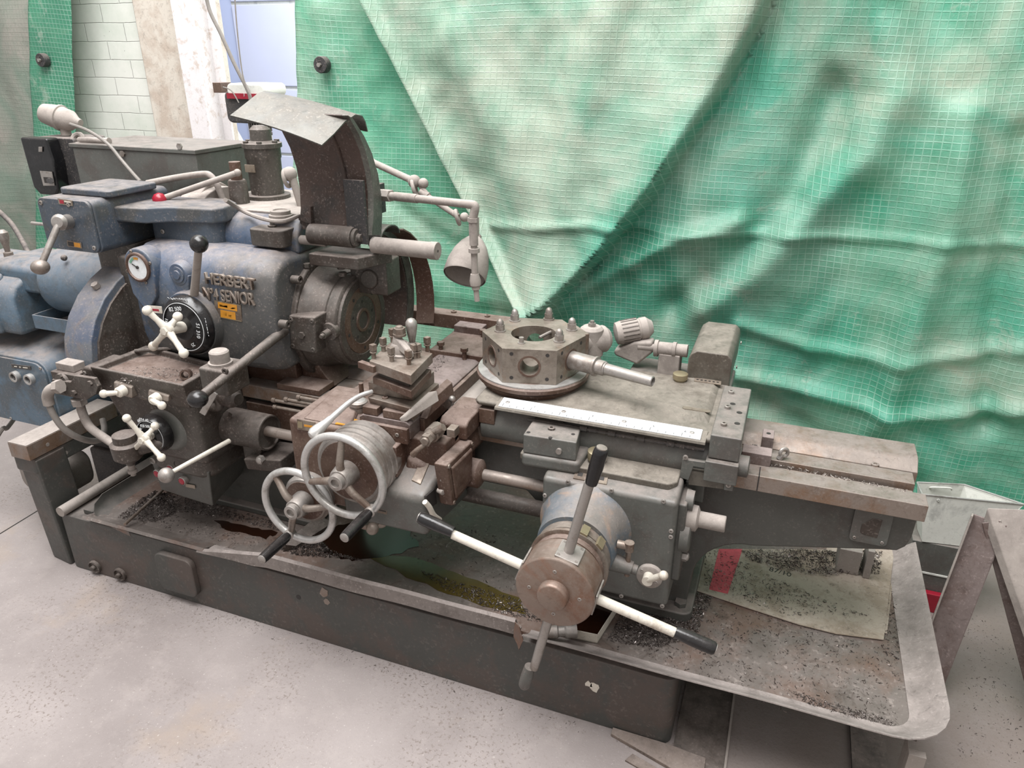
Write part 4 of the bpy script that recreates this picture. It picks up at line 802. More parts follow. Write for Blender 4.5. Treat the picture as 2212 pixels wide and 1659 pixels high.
# apron, left body
al = build('apron', MB().prism([(-1.235, 1.50), (-1.0, 1.50), (-.99, 1.58), (-1.03, 1.75), (-1.235, 1.75)], 'z', .56, .822), 'brown', L, .014, 4)
build('apron_step', MB().hexa([(-1.19, 1.51, .822), (-1.03, 1.51, .822), (-1.10, 1.70, .822), (-1.21, 1.70, .822), (-1.18, 1.53, .832), (-1.045, 1.53, .832), (-1.11, 1.69, .836), (-1.20, 1.69, .836)]), 'brown', al, .004)
plate('nameplate', [c1(*q) for q in ((345, 1205), (490, 1225), (485, 1148), (340, 1122))], 1.50, 'platemetal', al, .003, [(.05, .2, .3, .8, 'brass'), (.4, .4, .95, .6, 'orange')])
P = [at(*c1(*q), z=.824) for q in ((640, 1165), (862, 1200), (868, 1150), (735, 1110))]
build('instruction_plate', MB().prism([(p.x, p.y) for p in P], 'z', .822, .8265), 'orange', al, .001)
p = at(*c1(830, 1035), z=.83); sg = build('sight_glass', MB().lathe((p.x, p.y, .815), Z, [(0, .024), (.022, .024), (.022, .022), (.026, .022), (.026, .027), (.036, .027), (.039, .022)], 28), 'steel', al)
build('glass_disc', MB().lathe((p.x, p.y, .853), Z, [(0, .022), (.002, .018)], 24), 'bright', sg)
p = at(*c1(852, 905), z=.835); build('stop_pin', MB().cyl((p.x, p.y, .80), (p.x, p.y, .862), .007), 'brown', al)
# apron, right body
ar = build('apron_gearcase', MB().hexa([(-1.06, 1.475, .545), (-.80, 1.475, .545), (-.775, 1.72, .545), (-1.06, 1.72, .545), (-1.06, 1.465, .672), (-.80, 1.465, .672), (-.775, 1.60, .745), (-1.06, 1.60, .745)]), 'green', L, .018, 4)
P = [at(*c3(*q), y=yy) for q, yy in (((1230, 605), 1.508), ((1290, 615), 1.502), ((1368, 525), 1.575), ((1310, 515), 1.58))]
n_ = (P[1]-P[0]).cross(P[3]-P[0]).normalized(); n_ = n_ if n_.z > 0 else -n_
pz = lambda p, o: V((p.x, p.y, .672+(p.y-1.465)*.54+o))
build('instruction_plate', MB().hexa([pz(p, -.002) for p in P]+[pz(p, .0035) for p in P]), 'platemetal', ar, .001)
P = [at(*c3(*q), x=-.797) for q in ((1315, 700), (1325, 790), (1400, 740), (1395, 630))]
build('lever_slot', MB().hexa([p for p in P]+[p+X*.006 for p in P]), 'ink', ar)
build('trip_hook', MB().tube([at(*c3(1320, 740), x=-.785), at(*c3(1350, 775), x=-.78), at(*c3(1380, 830), x=-.78), at(*c3(1420, 860), x=-.78)], .0075, 10), 'cream', ar)
for q in ((1432, 580), (1435, 670)): build('case_bolt', MB().lathe(at(*c3(*q), x=-.765), X-Y*.4, [(-.012, .008), (.006, .008), (.007, .006)], 14), 'dusty', ar)
P = [at(*c3(*q), x=-.737) for q in ((1472, 492), (1652, 318), (1645, 600), (1512, 772))]
sp2 = build('side_cover', MB().hexa([p-X*.04 for p in P]+P), 'brown', L, .006, 3)
cc = sum(P, V())/4; build('cover_boss', MB().hexa([cc+(p-cc)*.8 for p in P]+[cc+(p-cc)*.72+X*.007 for p in P]), 'brown', sp2, .004)
for k, p in enumerate(P): build('screw', MB().screw(cc+(p-cc)*.88, X, .006), 'rsteel', sp2)
build('shaft_flange', MB().lathe((-.79, SY, SZ), X, [(0, .042), (.066, .042), (.07, .038), (.074, .03), (.078, .022)], 28), 'brown', sp2)
build('carrier_body', MB().box(-1.0, -.775, 1.56, 1.76, .60, .80), 'brown', L, .008)
# saddle clamp boss with oil valve
bo = build('clamp_boss', MB().hexa([V(p) for p in ((-.87, 1.565, .70), (-.76, 1.58, .70), (-.745, 1.78, .70), (-.86, 1.78, .70), (-.865, 1.59, .785), (-.78, 1.60, .79), (-.765, 1.78, .80), (-.86, 1.78, .80))]), 'brown', L, .02, 4)
build('boss_cap', MB().prism([(1.64, .77), (1.64, .815), (1.66, .828), (1.80, .828), (1.80, .77)], 'x', -.835, -.75), 'brown', bo, .008, 3)
build('boss_ball', MB().sph(at(*c1(1572, 965), z=.84), .010).cyl(at(*c1(1572, 965), z=.84)-Z*.02, at(*c1(1572, 965), z=.84), .005), 'steel', bo)
build('square_stud', MB().obox(at(*c1(1580, 1220), y=1.57), (.016, .012, .012), (0, 1, 0), (1, 0, 0)), 'rsteel', bo, .002)
v0 = at(*c1(1380, 1280), y=1.53)
va = build('oil_valve', MB().lathe(v0+Y*.06, -Y, [(0, .022), (.04, .022), (.042, .017), (.06, .017)], 20).hexnut(v0-Y*.0, -Y, .018, .016).lathe(v0-Y*.016, -Y, [(0, .012), (.006, .010)], 14), 'rsteel', bo, .001)
build('valve_stem', MB().tube([at(*c1(1420, 1230), y=1.55), at(*c1(1505, 1190), y=1.55)], .0105, 12), 'rsteel', va)
build('valve_handle', MB().tube([v0-V((0, .01, .01)), at(*c1(1300, 1370), y=1.51), at(*c1(1260, 1410), y=1.51)], [.006, .009], 10), 'rsteel', va)
build('foot_casting', MB().hexa([V(p) for p in ((-.90, 1.53, .66), (-.80, 1.53, .66), (-.78, 1.66, .66), (-.90, 1.66, .66), (-.89, 1.545, .745), (-.82, 1.55, .72), (-.79, 1.66, .72), (-.89, 1.66, .76))]), 'brown', bo, .012, 3)
build('slide_nose', MB().hexa([V(p) for p in ((-.99, 1.50, .70), (-.895, 1.50, .70), (-.895, 1.60, .70), (-.99, 1.60, .70), (-.99, 1.505, .792), (-.895, 1.505, .792), (-.895, 1.60, .792), (-.99, 1.60, .792))]), 'brown', L, .004)
# ------------------------------------------------------------------ handwheels
def wheel(c, Rr, angs, ha, drumr, drum, hl=.125, rim='bright'):
    "spoked handwheel facing -Y; ha = handle angle"
    c = V(c); d = V((cos(R(ha)), 0, sin(R(ha))))
    w_ = build('handwheel', MB().torus(c, Y, Rr, .0105, 64, 14), rim, L)
    build('hub', MB().lathe(c+Y*.04, -Y, [(0, .034), (.03, .034), (.055, .03), (.062, .027), (.062, .0215), (.078, .0215), (.079, .012), (.07, .0115)], 32), 'steel', w_, .001)
    for a in angs:
        e = V((cos(R(a)), 0, sin(R(a)))); build('spoke', MB().tube([c-Y*.006+e*.018, c-Y*.012+e*.045, c-Y*.004+e*(Rr*.75), c+e*(Rr-.004)], [.0115, .0085], 12), 'rsteel', w_)
    h = c+d*(Rr-.002); build('handle_boss', MB().lathe(h+Y*.008, -Y, [(0, .015), (.018, .0155), (.022, .012)], 20), 'steel', w_)
    build('handle', MB().lathe(h-Y*.012, -Y, [(0, .012), (.01, .0125), (.011, .0145), (.03, .0155), (hl-.02, .0145), (hl-.008, .0135)], 22), 'black', w_)
    build('handle_end', MB().lathe(h-Y*(hl-.02+.012), -Y, [(0, .0125), (.014, .0125), (.016, .009)], 18), 'steel', w_)
    t = c.y+.03; dr = build('graduated_drum', MB().lathe((c.x, t, c.z), Y, [(0, drumr*.86), (.001, drumr*.9), (.008, drumr*.95), (.012, drumr)]+sum([[(.02+.022*k, drumr), (.022+.022*k, drumr*.965), (.026+.022*k, drumr*.965), (.028+.022*k, drumr)] for k in range(int(drum/.022)-1)], [])+[(drum-.002, drumr*.98), (drum, drumr*.9), (drum+.05, drumr*.6)], 60), 'steel', w_)
    build('drum_face', MB().lathe((c.x, t-.002, c.z), Y, [(0, drumr*.82), (.004, drumr*.82)], 48), 'brown', dr)
    return w_
wheel((at(*c3(458, 769), y=1.43).x, 1.43, at(*c3(458, 769), y=1.43).z), .112, (128, 12, -112), -112, .074, .08)
wheel((at(*c3(761, 567), y=1.40).x, 1.40, at(*c3(761, 567), y=1.40).z), .118, (86, 200, -48), -48, .106, .10)
kb = at(*c3(975, 885), y=1.50)
sk_ = build('locking_knob', MB().lathe(kb+Y*.05, -Y, [(0, .03), (.03, .03), (.034, .026), (.036, .012), (.05, .011)], 26).tube([at(*c3(960, 925), y=1.44), at(*c3(845, 893), y=1.44)], .0075, 10).sph(at(*c3(845, 893), y=1.44), .0125).sph(at(*c3(962, 922), y=1.44), .018), 'rsteel', L)
plate('nameplate', [c3(*q) for q in ((930, 795), (1062, 825), (1066, 785), (955, 760))], 1.472, 'platemetal', ar, .002, [(.1, .2, .4, .8, 'brass'), (.55, .4, .95, .6, 'ink')])
# ------------------------------------------------------------------ turret slide
TH = R(14)
sl_ = build('turret_slide_base', MB().box(-.60, -.045, 1.735, 2.06, .768, .80), 'green', L, .004)
sb = build('slide_body', MB().prism([(1.730, .742), (1.722, .76), (1.722, .785), (1.73, .805), (1.745, .825), (1.762, .848), (2.05, .848), (2.05, .769), (1.738, .769), (1.738, .742)], 'x', -.745, -.05), 'green', L, .006)
st = build('turret_slide', MB().prism([(-.762, 1.735), (-.752, 1.72), (-.095, 1.72), (-.095, 2.10), (-.36, 2.10), (-.40, 2.06), (-.77, 2.03)], 'z', .846, .862), 'saddle', L, .008, 3)
build('slide_hump', MB().hexa([(-.70, 1.80, .86), (-.12, 1.80, .86), (-.12, 2.09, .86), (-.70, 2.02, .86), (-.66, 1.84, .866), (-.14, 1.83, .874), (-.14, 2.08, .874), (-.66, 2.0, .866)]), 'saddle', st, .003)
build('oil_groove', MB().prism(rrect(-.20, -.125, 1.845, 1.862, .008), 'z', .8738, .8752), 'platemetal', st)
# rule
R0, R1 = at(*c2(445, 740), z=.863), at(*c2(1795, 962), z=.863)
rule = build('scale_rail', MB().hexa([(-.692, 1.700, .851), (-.118, 1.700, .851), (-.118, 1.74, .851), (-.692, 1.74, .851), (-.692, 1.703, .858), (-.118, 1.703, .858), (-.118, 1.755, .866), (-.692, 1.755, .866)]), 'saddle', st, .001)
zz = lambda y: .858+(y-1.703)*(.008/.052)+.0006
def onrail(x0, x1, y0, y1, h): return MB().hexa([(x0, y0, zz(y0)), (x1, y0, zz(y0)), (x1, y1, zz(y1)), (x0, y1, zz(y1)), (x0, y0, zz(y0)+h), (x1, y0, zz(y0)+h), (x1, y1, zz(y1)+h), (x0, y1, zz(y1)+h)])
sc2 = build('engraved_scale', onrail(-.682, -.132, 1.708, 1.752, .002), 'white', rule)
for x in (-.663, -.50, -.333, -.156): build('screw', MB().screw((x, 1.732, zz(1.732)+.0015), Z, .0065, .002), 'steel', sc2)
for k in range(26): build('division', onrail(-.672+k*.0205, -.6707+k*.0205, 1.711, 1.711+(.014 if k % 4 == 0 else .007), .0024), 'ink', sc2)
for k in range(7): text('scale_figure', str(k), 'ink', sc2, (-.668+k*.082, 1.728, zz(1.728)+.0022), X, Y+Z*.15, .011, .0003)
# front corner clamp, end block, bracket
build('corner_clamp', MB().box(-.748, -.70, 1.722, 1.77, .79, .836), 'brown', sb, .003)
eb2 = build('end_block', MB().box(-.108, -.032, 1.705, 2.03, .815, .882), 'green', L, .004)
build('end_block_foot', MB().box(-.112, -.03, 1.690, 1.80, .755, .813), 'green', eb2, .003)
for k, q in enumerate(((2000, 798), (2045, 858), (2030, 932))): build('tapped_hole', MB().lathe(at(*c2(*q), z=.882), Z, [(-.004, .0075), (.0006, .0075)], 14), 'ink', eb2)
for q in ((1988, 725), (1963, 828), (1938, 945)): build('screw', MB().screw(at(*c2(*q), z=.882), Z, .008, .008), 'steel', eb2)
P = [at(*c2(*q), y=1.705) for q in ((1660, 1165), (1850, 1190), (2035, 1225), (2000, 1385), (1940, 1375), (1940, 1250), (1735, 1215), (1700, 1310), (1640, 1290))]
br_ = build('lock_bracket', MB().prism([(p.x, p.z) for p in P], 'y', 1.696, 1.708), 'green', L, .002)
for q in ((1678, 1163), (1990, 1225), (1970, 1352)): build('screw', MB().screw(at(*c2(*q), y=1.696), -Y, .007), 'steel', br_)
P = [at(*c2(*q), y=1.735) for q in ((1710, 1215), (1945, 1250), (1945, 1340), (1710, 1310))]
build('bracket_recess', MB().hexa([p-Y*.030 for p in P]+[p+Y*.02 for p in P]), 'saddle', br_)
q = at(*c2(2060, 1240), y=1.72); build('bracket_boss', MB().lathe((q.x-.03, 1.735, q.z), X, [(0, .028), (.045, .028), (.048, .02)], 22), 'green', br_)
q = at(*c2(1740, 1390), y=1.73); build('bracket_stop', MB().box(q.x-.025, q.x+.025, 1.72, 1.775, q.z-.03, q.z+.03), 'dgreen', br_, .005)
# square stop housing on the front of the slide
P = [at(*c2(*q), z=.83) for q in ((568, 1005), (935, 1062), (965, 952), (850, 925), (845, 905), (660, 870))]
sbx = build('stop_housing', MB().prism([(p.x, p.y) for p in P], 'z', .774, .83), 'green', L, .004)
build('stop_base', MB().prism([(P[0].x-.004, P[0].y-.006), (P[1].x+.01, P[1].y-.006), (P[1].x+.02, 1.76), (P[0].x-.004, 1.76)], 'z', .735, .774), 'green', sbx, .012, 3)
build('screw', MB().screw(at(*c2(762, 970), z=.83), Z, .010, .006), 'oily', sbx)
for q in ((605, 992), (910, 1005), (755, 1028)): build('screw_hole', MB().lathe(at(*c2(*q), z=.83), Z, [(-.003, .0055), (.0004, .0055)], 12), 'ink', sbx)
build('side_pin', MB().lathe(at(*c2(812, 1122), y=P[0].y), -Y, [(-.01, .008), (.003, .008)], 14), 'steel', sbx)
for k in range(12):
    x = -.45+k*.026; build('stop_screw', MB().cyl((x, 1.722, .826), (x+.02, 1.722, .826), .006+.002*(k % 3 == 0), n=8), 'blackdull', sb)
build('stop_shaft', MB().cyl((-.60, 1.722, .826), (-.12, 1.722, .826), .005), 'blackdull', sb)
# hexagon turret
HC = V((-.652, 1.915, 0)); HR, HT, HB = .152, 1.008, .905
hexp = [(HC.x+HR*cos(TH+k*pi/3), HC.y+HR*sin(TH+k*pi/3)) for k in range(6)]
tur = build('hexagon_turret', MB().prism(hexp, 'z', HB, HT), 'turret', L, .0015)
# bore the top opening and the six face holes
def cutter(mb):
    me = bpy.data.meshes.new('c'); me.from_pydata(mb.v, [], mb.f); bm = bmesh.new(); bm.from_mesh(me); bmesh.ops.recalc_face_normals(bm, faces=bm.faces[:]); bm.to_mesh(me); bm.free()
    o = bpy.data.objects.new('c', me); COL.objects.link(o); return o
cuts = [cutter(MB().cyl((HC.x, HC.y, HB+.006), (HC.x, HC.y, HT+.01), .066, n=48))]
for k in range(6):
    a = TH+pi/6+k*pi/3; d = V((cos(a), sin(a), 0)); cuts.append(cutter(MB().cyl(HC+Z*.957+d*.02, HC+Z*.957+d*.2, .0265, n=32)))
tur.modifiers.clear()
for c in cuts:
    m_ = tur.modifiers.new('b', 'BOOLEAN'); m_.object = c; m_.solver = 'EXACT'
dg = bpy.context.evaluated_depsgraph_get(); dg.update(); me = bpy.data.meshes.new_from_object(tur.evaluated_get(dg)); tur.modifiers.clear(); tur.data = me
for c in cuts: bpy.data.objects.remove(c)
for p in me.polygons: p.use_smooth = True
me.set_sharp_from_angle(angle=R(30))
b_ = tur.modifiers.new('b', 'BEVEL'); b_.width = .0012; b_.segments = 2; b_.limit_method = 'ANGLE'; b_.angle_limit = R(50)
for k in range(6):
    a = TH+pi/6+k*pi/3; d = V((cos(a), sin(a), 0)); s = V((-sin(a), cos(a), 0)); ap_ = HR*cos(pi/6)
    build('bore_ring', MB().ring(HC+Z*.957+d*ap_, d, -.001, .001, .0325, .0265, 36), 'brown', tur)
    if k in (0, 3, 4, 5):
        for u, v_ in ((-.05, .036), (.05, .036), (-.05, -.036), (.05, -.036)):
            build('tapped_hole', MB().lathe(HC+Z*(.957+v_)+d*ap_+s*u, d, [(-.004, .0055), (.0005, .0055)], 12), 'ink', tur)
for q in ((412, 300), (512, 230), (744, 220), (901, 292), (815, 370)):
    p = at(*c2(*q), z=HT); build('dome_nut', MB().cyl((p.x, p.y, HT), (p.x, p.y, HT+.003), .017).hexnut((p.x, p.y, HT+.003), Z, .0135, .017, .018), 'steel', tur)
p = at(*c2(557, 382), z=HT); build('bare_stud', MB().cyl((p.x, p.y, HT), (p.x, p.y, HT+.017), .007).cyl((p.x, p.y, HT-.0), (p.x, p.y, HT+.002), .011), 'steel', tur)
build('inner_rod', MB().tube([at(*c2(680, 345), z=.99), at(*c2(790, 290), z=1.0)], .005, 8), 'steel', tur)
td = build('turret_disc', MB().lathe((HC.x, HC.y, .862), Z, [(0, .150), (.012, .152), (.014, .146), (.02, .146), (.022, .166), (.034, .168), (.040, .162), (.044, .12)], 72), 'brown', L)
build('disc_ring', MB().ring((HC.x, HC.y, .862), Z, .0395, .0425, .1635, .13, 64), 'bright', td)
# bar holder in the right-hand face
d = V((cos(TH-pi/6), sin(TH-pi/6), 0)); o = HC+Z*.957+d*HR*cos(pi/6)
bh = build('bar_holder', MB().lathe(o-d*.01, d, [(0, .026), (.085, .0255), (.087, .028), (.094, .028), (.096, .021), (.118, .021), (.120, .0185), (.124, .0185)], 28), 'steel', tur)
# bar droops slightly to match the worn tool
build('boring_bar', MB().lathe(o+d*.11, d, [(0, .0165), (.145, .0145), (.147, .012), (.13, .011)], 24), 'steel', bh)
# chuck tool on the far right-hand face
d = V((cos(TH+pi/6), sin(TH+pi/6), 0)); o = HC+Z*.957+d*HR*cos(pi/6)
ck = build('tool_flange', MB().obox(o+d*.012, (.055, .046, .012), d.cross(Z), Z), 'rsteel', tur, .003)
kn = build('knee_holder', MB().lathe(o+d*.02, d, [(0, .036), (.03, .034), (.05, .04), (.085, .042), (.10, .03)], 24).lathe(o+d*.062-Z*.05, Z, [(0, .032), (.006, .038), (.088, .036), (.096, .026)], 24), 'dusty', ck, .002)
build('holder_nut', MB().hexnut(o+d*.062+Z*.046, Z, .012, .01).lathe(o+d*.062+Z*.056, Z, [(0, .007), (.008, .006)], 12), 'steel', kn)
c0 = at(*c2(1195, 320), y=2.12); c9 = at(*c2(1375, 285), y=2.155)
dd = (c9-c0).normalized()
ch = build('drill_chuck', MB().lathe(c0, dd, [(0, .022), (.004, .034), (.02, .037), (.072, .037), (.074, .033), (.078, .033), (.08, .035), (.10, .035), (.108, .028), (.118, .02)], 36), 'dusty', ck)
u_, v_, _ = frame(dd)
for k in range(18):
    a = 2*pi*k/18; e = u_*cos(a)+v_*sin(a); build('flute', MB().obox(c0+dd*.046+e*.0372, (.025, .0016, .0015), dd, dd.cross(e)), 'oily', ch)
# far side: bracket, trip cylinder on its pedestal, cover box
P = [at(*c2(*q), y=2.12) for q in ((1190, 425), (1330, 370), (1450, 370), (1460, 440), (1350, 525), (1195, 460))]
kb_ = build('bracket_casting', MB().prism([(p.x, p.z) for p in P], 'y', 2.11, 2.16), 'dusty', L, .008, 3)
q0, q1 = at(*c2(1465, 420), y=2.12), at(*c2(1730, 445), y=2.12)
tr = build('trip_cylinder', MB().lathe(q0-X*.05, q1-q0, [(0, .012), (.05, .012), (.051, .026), (.062, .026), (.063, .021), (.105, .021), (.106, .024), (.116, .024), (.117, .0195), (.15, .0195)], 24), 'dusty', L)
P = [at(*c2(*q), y=2.12) for q in ((1500, 460), (1645, 480), (1650, 560), (1505, 560))]
build('pedestal', MB().prism([(P[0].x, .84), (P[1].x, .84), (P[1].x, P[1].z+.01), (P[0].x, P[0].z+.01)], 'y', 2.10, 2.16), 'dusty', tr, .004)
build('slide_extension', MB().box(-.40, -.09, 2.06, 2.22, .82, .858), 'green', L, .006)
cvb = build('rear_cover_box', MB().prism([(-.222, .858), (-.097, .858), (-.097, .93), (-.10, .945), (-.113, .957), (-.20, .957), (-.216, .945), (-.222, .93)], 'y', 2.075, 2.36), 'saddle', L, .004)
for q in ((2055, 380), (2025, 545)): build('screw', MB().screw(at(*c2(*q), x=-.097), X, .006), 'steel', cvb)
p = at(*c2(1642, 610), z=.885); build('filler_cap', MB().lathe((p.x, p.y, .872), Z, [(0, .018), (.006, .018), (.007, .022), (.022, .022), (.024, .018)], 30), 'brass', st)
P = [at(*c2(*q), z=.875) for q in ((1735, 642), (1920, 668), (1922, 645), (1740, 622))]
np_ = build('nameplate', MB().prism([(p.x, p.y) for p in P], 'z', .873, .8765), 'platemetal', st, .0008)
for k in range(6):
    a = (P[0]*.5+P[3]*.5).lerp(P[1]*.5+P[2]*.5, .12+k*.15); build('engraving', MB().box(a.x-.003, a.x+.003, a.y-.004, a.y+.003, .8764, .8769), 'ink', np_)
# ------------------------------------------------------------------ turret apron with the star wheel
AX0, AX1 = -.515, -.158
ab = build('turret_apron', MB().hexa([(AX0, 1.60, .40), (AX1, 1.60, .40), (AX1, 1.775, .40), (AX0, 1.775, .40), (AX0, 1.60, .728), (AX1, 1.60, .728), (AX1, 1.70, .752), (AX0, 1.70, .752)]), 'green', L, .012, 3)
build('apron_shelf', MB().prism([(-.60, 1.66), (-.56, 1.64), (-.19, 1.64), (-.17, 1.66), (-.17, 1.775), (-.60, 1.775)], 'z', .735, .756), 'saddle', ab, .005)
for q in ((352, 415), (490, 335), (750, 385), (1060, 450), (1105, 628), (1103, 662), (1052, 1075), (808, 1015)):
    build('screw', MB().screw(at(*c4(*q), y=1.60), -Y, .0062), 'steel', ab)
build('screw', MB().screw(at(*c4(1117, 305), z=.742), Z, .009, .008), 'bright', ab); build('screw', MB().screw(at(*c4(570, 170), z=.757), Z, .009, .006), 'oily', ab)
p = at(*c4(665, 165), z=.78); ec = build('filler_cap', MB().lathe((p.x, p.y, .752), Z, [(0, .022), (.012, .022), (.013, .026), (.036, .026), (.038, .023)], 32), 'brass', ab)
P = [at(*c4(*q), z=.738) for q in ((520, 305), (720, 342), (735, 283), (548, 245))]
zf = lambda y: .728+(y-1.60)*.24
ipl = build('instruction_plate', MB().hexa([V((p.x, p.y, zf(p.y)-.001)) for p in P]+[V((p.x, p.y, zf(p.y)+.003)) for p in P]), 'platemetal', ab)
for (u0, v0, u1, v1) in ((.1, .2, .25, .8), (.3, .45, .42, .75), (.72, .2, .9, .75)):
    b = lambda u, v: (lambda q: V((q.x, q.y, zf(q.y)+.003)))(P[0]*(1-u)*(1-v)+P[1]*u*(1-v)+P[2]*u*v+P[3]*(1-u)*v)
    qs = [b(u0, v0), b(u1, v0), b(u1, v1), b(u0, v1)]; build('engraving', MB().hexa(qs+[k+Z*.0005 for k in qs]), 'ink', ipl)
sf = build('side_cover', MB().hexa([(AX1-.004, 1.63, .47), (AX1+.02, 1.63, .47), (AX1+.02, 1.74, .47), (AX1-.004, 1.74, .47), (AX1-.004, 1.63, .71), (AX1+.02, 1.63, .71), (AX1+.02, 1.74, .71), (AX1-.004, 1.74, .71)]), 'dgreen', ab, .006)
q = at(*c4(1330, 600), y=1.68)
rs = build('shaft_end_sleeve', MB().lathe((AX1+.015, 1.675, .648), X, [(0, .036), (.03, .034), (.032, .03), (.036, .0215), (.10, .0215), (.102, .0195)], 26), 'dusty', L)
build('sleeve_boss', MB().lathe((AX1+.01, 1.675, .60), X, [(0, .055), (.022, .052), (.026, .045)], 28).lathe((AX1+.012, 1.675, .70), X, [(0, .028), (.02, .026)], 20), 'green', ab)
q = at(*c4(1170, 775), y=1.66); build('side_nut', MB().hexnut((AX1+.018, 1.66, q.z), X, .014, .014, .006), 'steel', ab)
# star wheel
SX, SZ2 = -.392, .592
cone = build('wheel_housing', MB().lathe((SX+.0, 1.605, SZ2+.01), -Y, [(0, .128), (.01, .122), (.03, .113), (.06, .106), (.10, .102), (.115, .099)], 64), 'bluerust', L)
build('lock_boss', MB().cyl((SX+.05, 1.53, SZ2-.02), (SX+.145, 1.53, SZ2-.035), .03, .018).cyl((SX+.14, 1.53, SZ2-.034), (SX+.158, 1.53, SZ2-.037), .013), 'green', cone)
q = at(*c4(855, 720), y=1.53); q2 = at(*c4(848, 895), y=1.53)
lk = build('clamp_handle', MB().cyl(q-X*.03, q+X*.008, .011).cyl(q+Z*.012, q-Z*.012, .0125).cyl(q-Z*.012, V((q.x, q.y, q2.z)), .0068), 'rsteel', cone)
clr = build('collar', MB().lathe((SX, 1.492, SZ2), -Y, [(0, .097), (.03, .097), (.032, .09), (.038, .09), (.040, .102), (.050, .102), (.052, .094)], 64), 'rsteel', L)
build('micrometer_collar', MB().lathe((SX, 1.44, SZ2), -Y, [(0, .092), (.018, .092), (.02, .086)], 56), 'brown', clr)
for q in ((608, 595), (705, 690)):
    p = at(*c4(*q), y=1.46); e = V((p.x-SX, 0, p.z-SZ2)).normalized(); build('collar_clamp', MB().obox(V((SX, 1.462, SZ2))+e*.103, (.018, .010, .005), Y, e.cross(Y)), 'brass', clr, .001)
sw_ = build('star_wheel', MB().lathe((SX, 1.415, SZ2), -Y, [(0, .088), (.004, .0975), (.082, .0975), (.085, .095), (.086, .093)], 72), 'wheel', L)
build('wheel_cap', MB().lathe((SX, 1.33, SZ2), -Y, [(-.002, .038), (.016, .038), (.022, .035), (.023, .033)], 40), 'wheel', sw_)
for a in (0, 90, 180, 270):
    a = R(a+0); build('screw', MB().screw((SX+.062*cos(a), 1.3295, SZ2+.062*sin(a)), -Y, .0052, .0015), 'steel', sw_)
for bq, tq, kind in (((1231, 1195), (1300, 968), 0), ((1300, 1295), (1545, 1402), 1), ((1175, 1335), (1132, 1482), 2), ((1125, 1215), (906, 1117), 1)):
    b, t = at(*bq, y=1.37), at(*tq, y=1.37); d = (t-b).normalized(); Lh = (t-b).length; rad = V((b.x-SX, 0, b.z-SZ2)).normalized()
    root = V((SX, 1.372, SZ2))+d*.08
    build('handle_plate', MB().obox(V((SX, 1.372, SZ2))+rad*.0965, (.033, .030, .0025), Y, rad.cross(Y)), 'steel', sw_, .002)
    for s1 in (-1, 1):
        for s2 in (-1, 1): build('rivet', MB().screw(V((SX, 1.372, SZ2))+rad*.0985+Y*.025*s1+rad.cross(Y)*.022*s2, rad, .0042, .001), 'oily', sw_)
    gl = .095 if kind != 2 else .075
    hd = build('star_handle', MB().lathe(root, d, [(0, .0125), ((t-root).length-gl, .0118)], 20), 'cream' if kind == 1 else 'steel', sw_)
    gm = 'black' if kind != 2 else 'green'
    build('grip', MB().lathe(t-d*gl, d, [(0, .0135), (.004, .0142), (gl*.45, .0165), (gl*.85, .0165), (gl-.004, .0155), (gl, .013)], 22), gm, hd)
    build('grip_end', MB().lathe(t-d*.001, d, [(0, .0125), (.003, .012), (.004, .006)], 18), 'steel', hd)
# small crank plate on the apron
q = at(*c4(980, 888), y=1.60)
cr = build('crank_plate', MB().lathe((q.x, 1.60, q.z), -Y, [(0, .0345), (.012, .034), (.014, .031)], 32), 'dusty', ab)
q3 = at(*c4(965, 920), y=1.57); q4 = at(*c4(1060, 893), y=1.55)
ck2 = build('crank_handle', MB().cyl((q3.x, 1.59, q3.z), (q3.x, 1.562, q3.z), .014).cyl(q3, q4, .008, .0095).sph(q4, .0125), 'cream', cr)
for s_ in ((930, 862), (1015, 935)): build('screw', MB().screw(at(*c4(*s_), y=1.587), -Y, .005, .002), 'steel', cr)
# rear taper rail behind
P0, P1 = at(905, 672, y=2.28), at(1115, 705, y=2.28)
rr2 = build('rear_rail', MB().box(P0.x-.15, -.80, 2.25, 2.31, P0.z-.04, P0.z+.012), 'brown', L, .003)
rb = build('rail_block', MB().box(-1.045, -.94, 2.20, 2.28, P0.z-.06, P0.z-.005), 'purple', rr2, .004)
for x_ in (-1.2, -1.08, -.95, -.85): build('rail_bolt', MB().screw((x_, 2.28, P0.z+.012), Z, .010, .006), 'brown', rr2)
build('rail_support', MB().box(-1.05, -.86, 2.02, 2.26, .78, P0.z-.03), 'brown', rr2, .004)
# stops lying along the bed right of the slide
build('stop_block', MB().box(-.03, .045, 1.80, 1.845, .766, .80), 'purple', L, .002)
p = at(*c5(527, 262), z=.83); sb3 = build('stop_block', MB().box(.015, .045, 1.88, 1.93, .766, .812), 'purple', L, .002)
build('block_hole', MB().lathe((.03, 1.905, .812), Z, [(-.002, .006), (.0004, .006)], 12), 'ink', sb3)
p = at(*c5(600, 352), z=.79); build('eye_bolt', MB().torus((.075, 1.86, .785), (.6, -1, .1), .011, .005, 18, 8).cyl((.065, 1.855, .766), (.072, 1.858, .778), .008), 'steel', L)
# bar lying across the base, and the thin rod
rb1, rb2 = at(*cm(410, 652), z=.257), at(*cm(905, 350), z=.257)
bar = build('round_bar', MB().cyl(rb1, rb2, .019, n=24), 'dusty'); tag(bar, 'dust-covered round steel bar lying across the left end of the base', 'bar')
rd = build('thin_rod', MB().cyl(at(*cm(852, 735), z=.285), at(*cm(1142, 472), z=.272), .0055, n=10), 'rsteel'); tag(rd, 'thin steel rod leaning from the tray rim, left of the swarf', 'rod')
build('angle_strip', MB().box(-2.225, -2.18, 1.545, 2.0, .237, .255), 'base', base, .002)
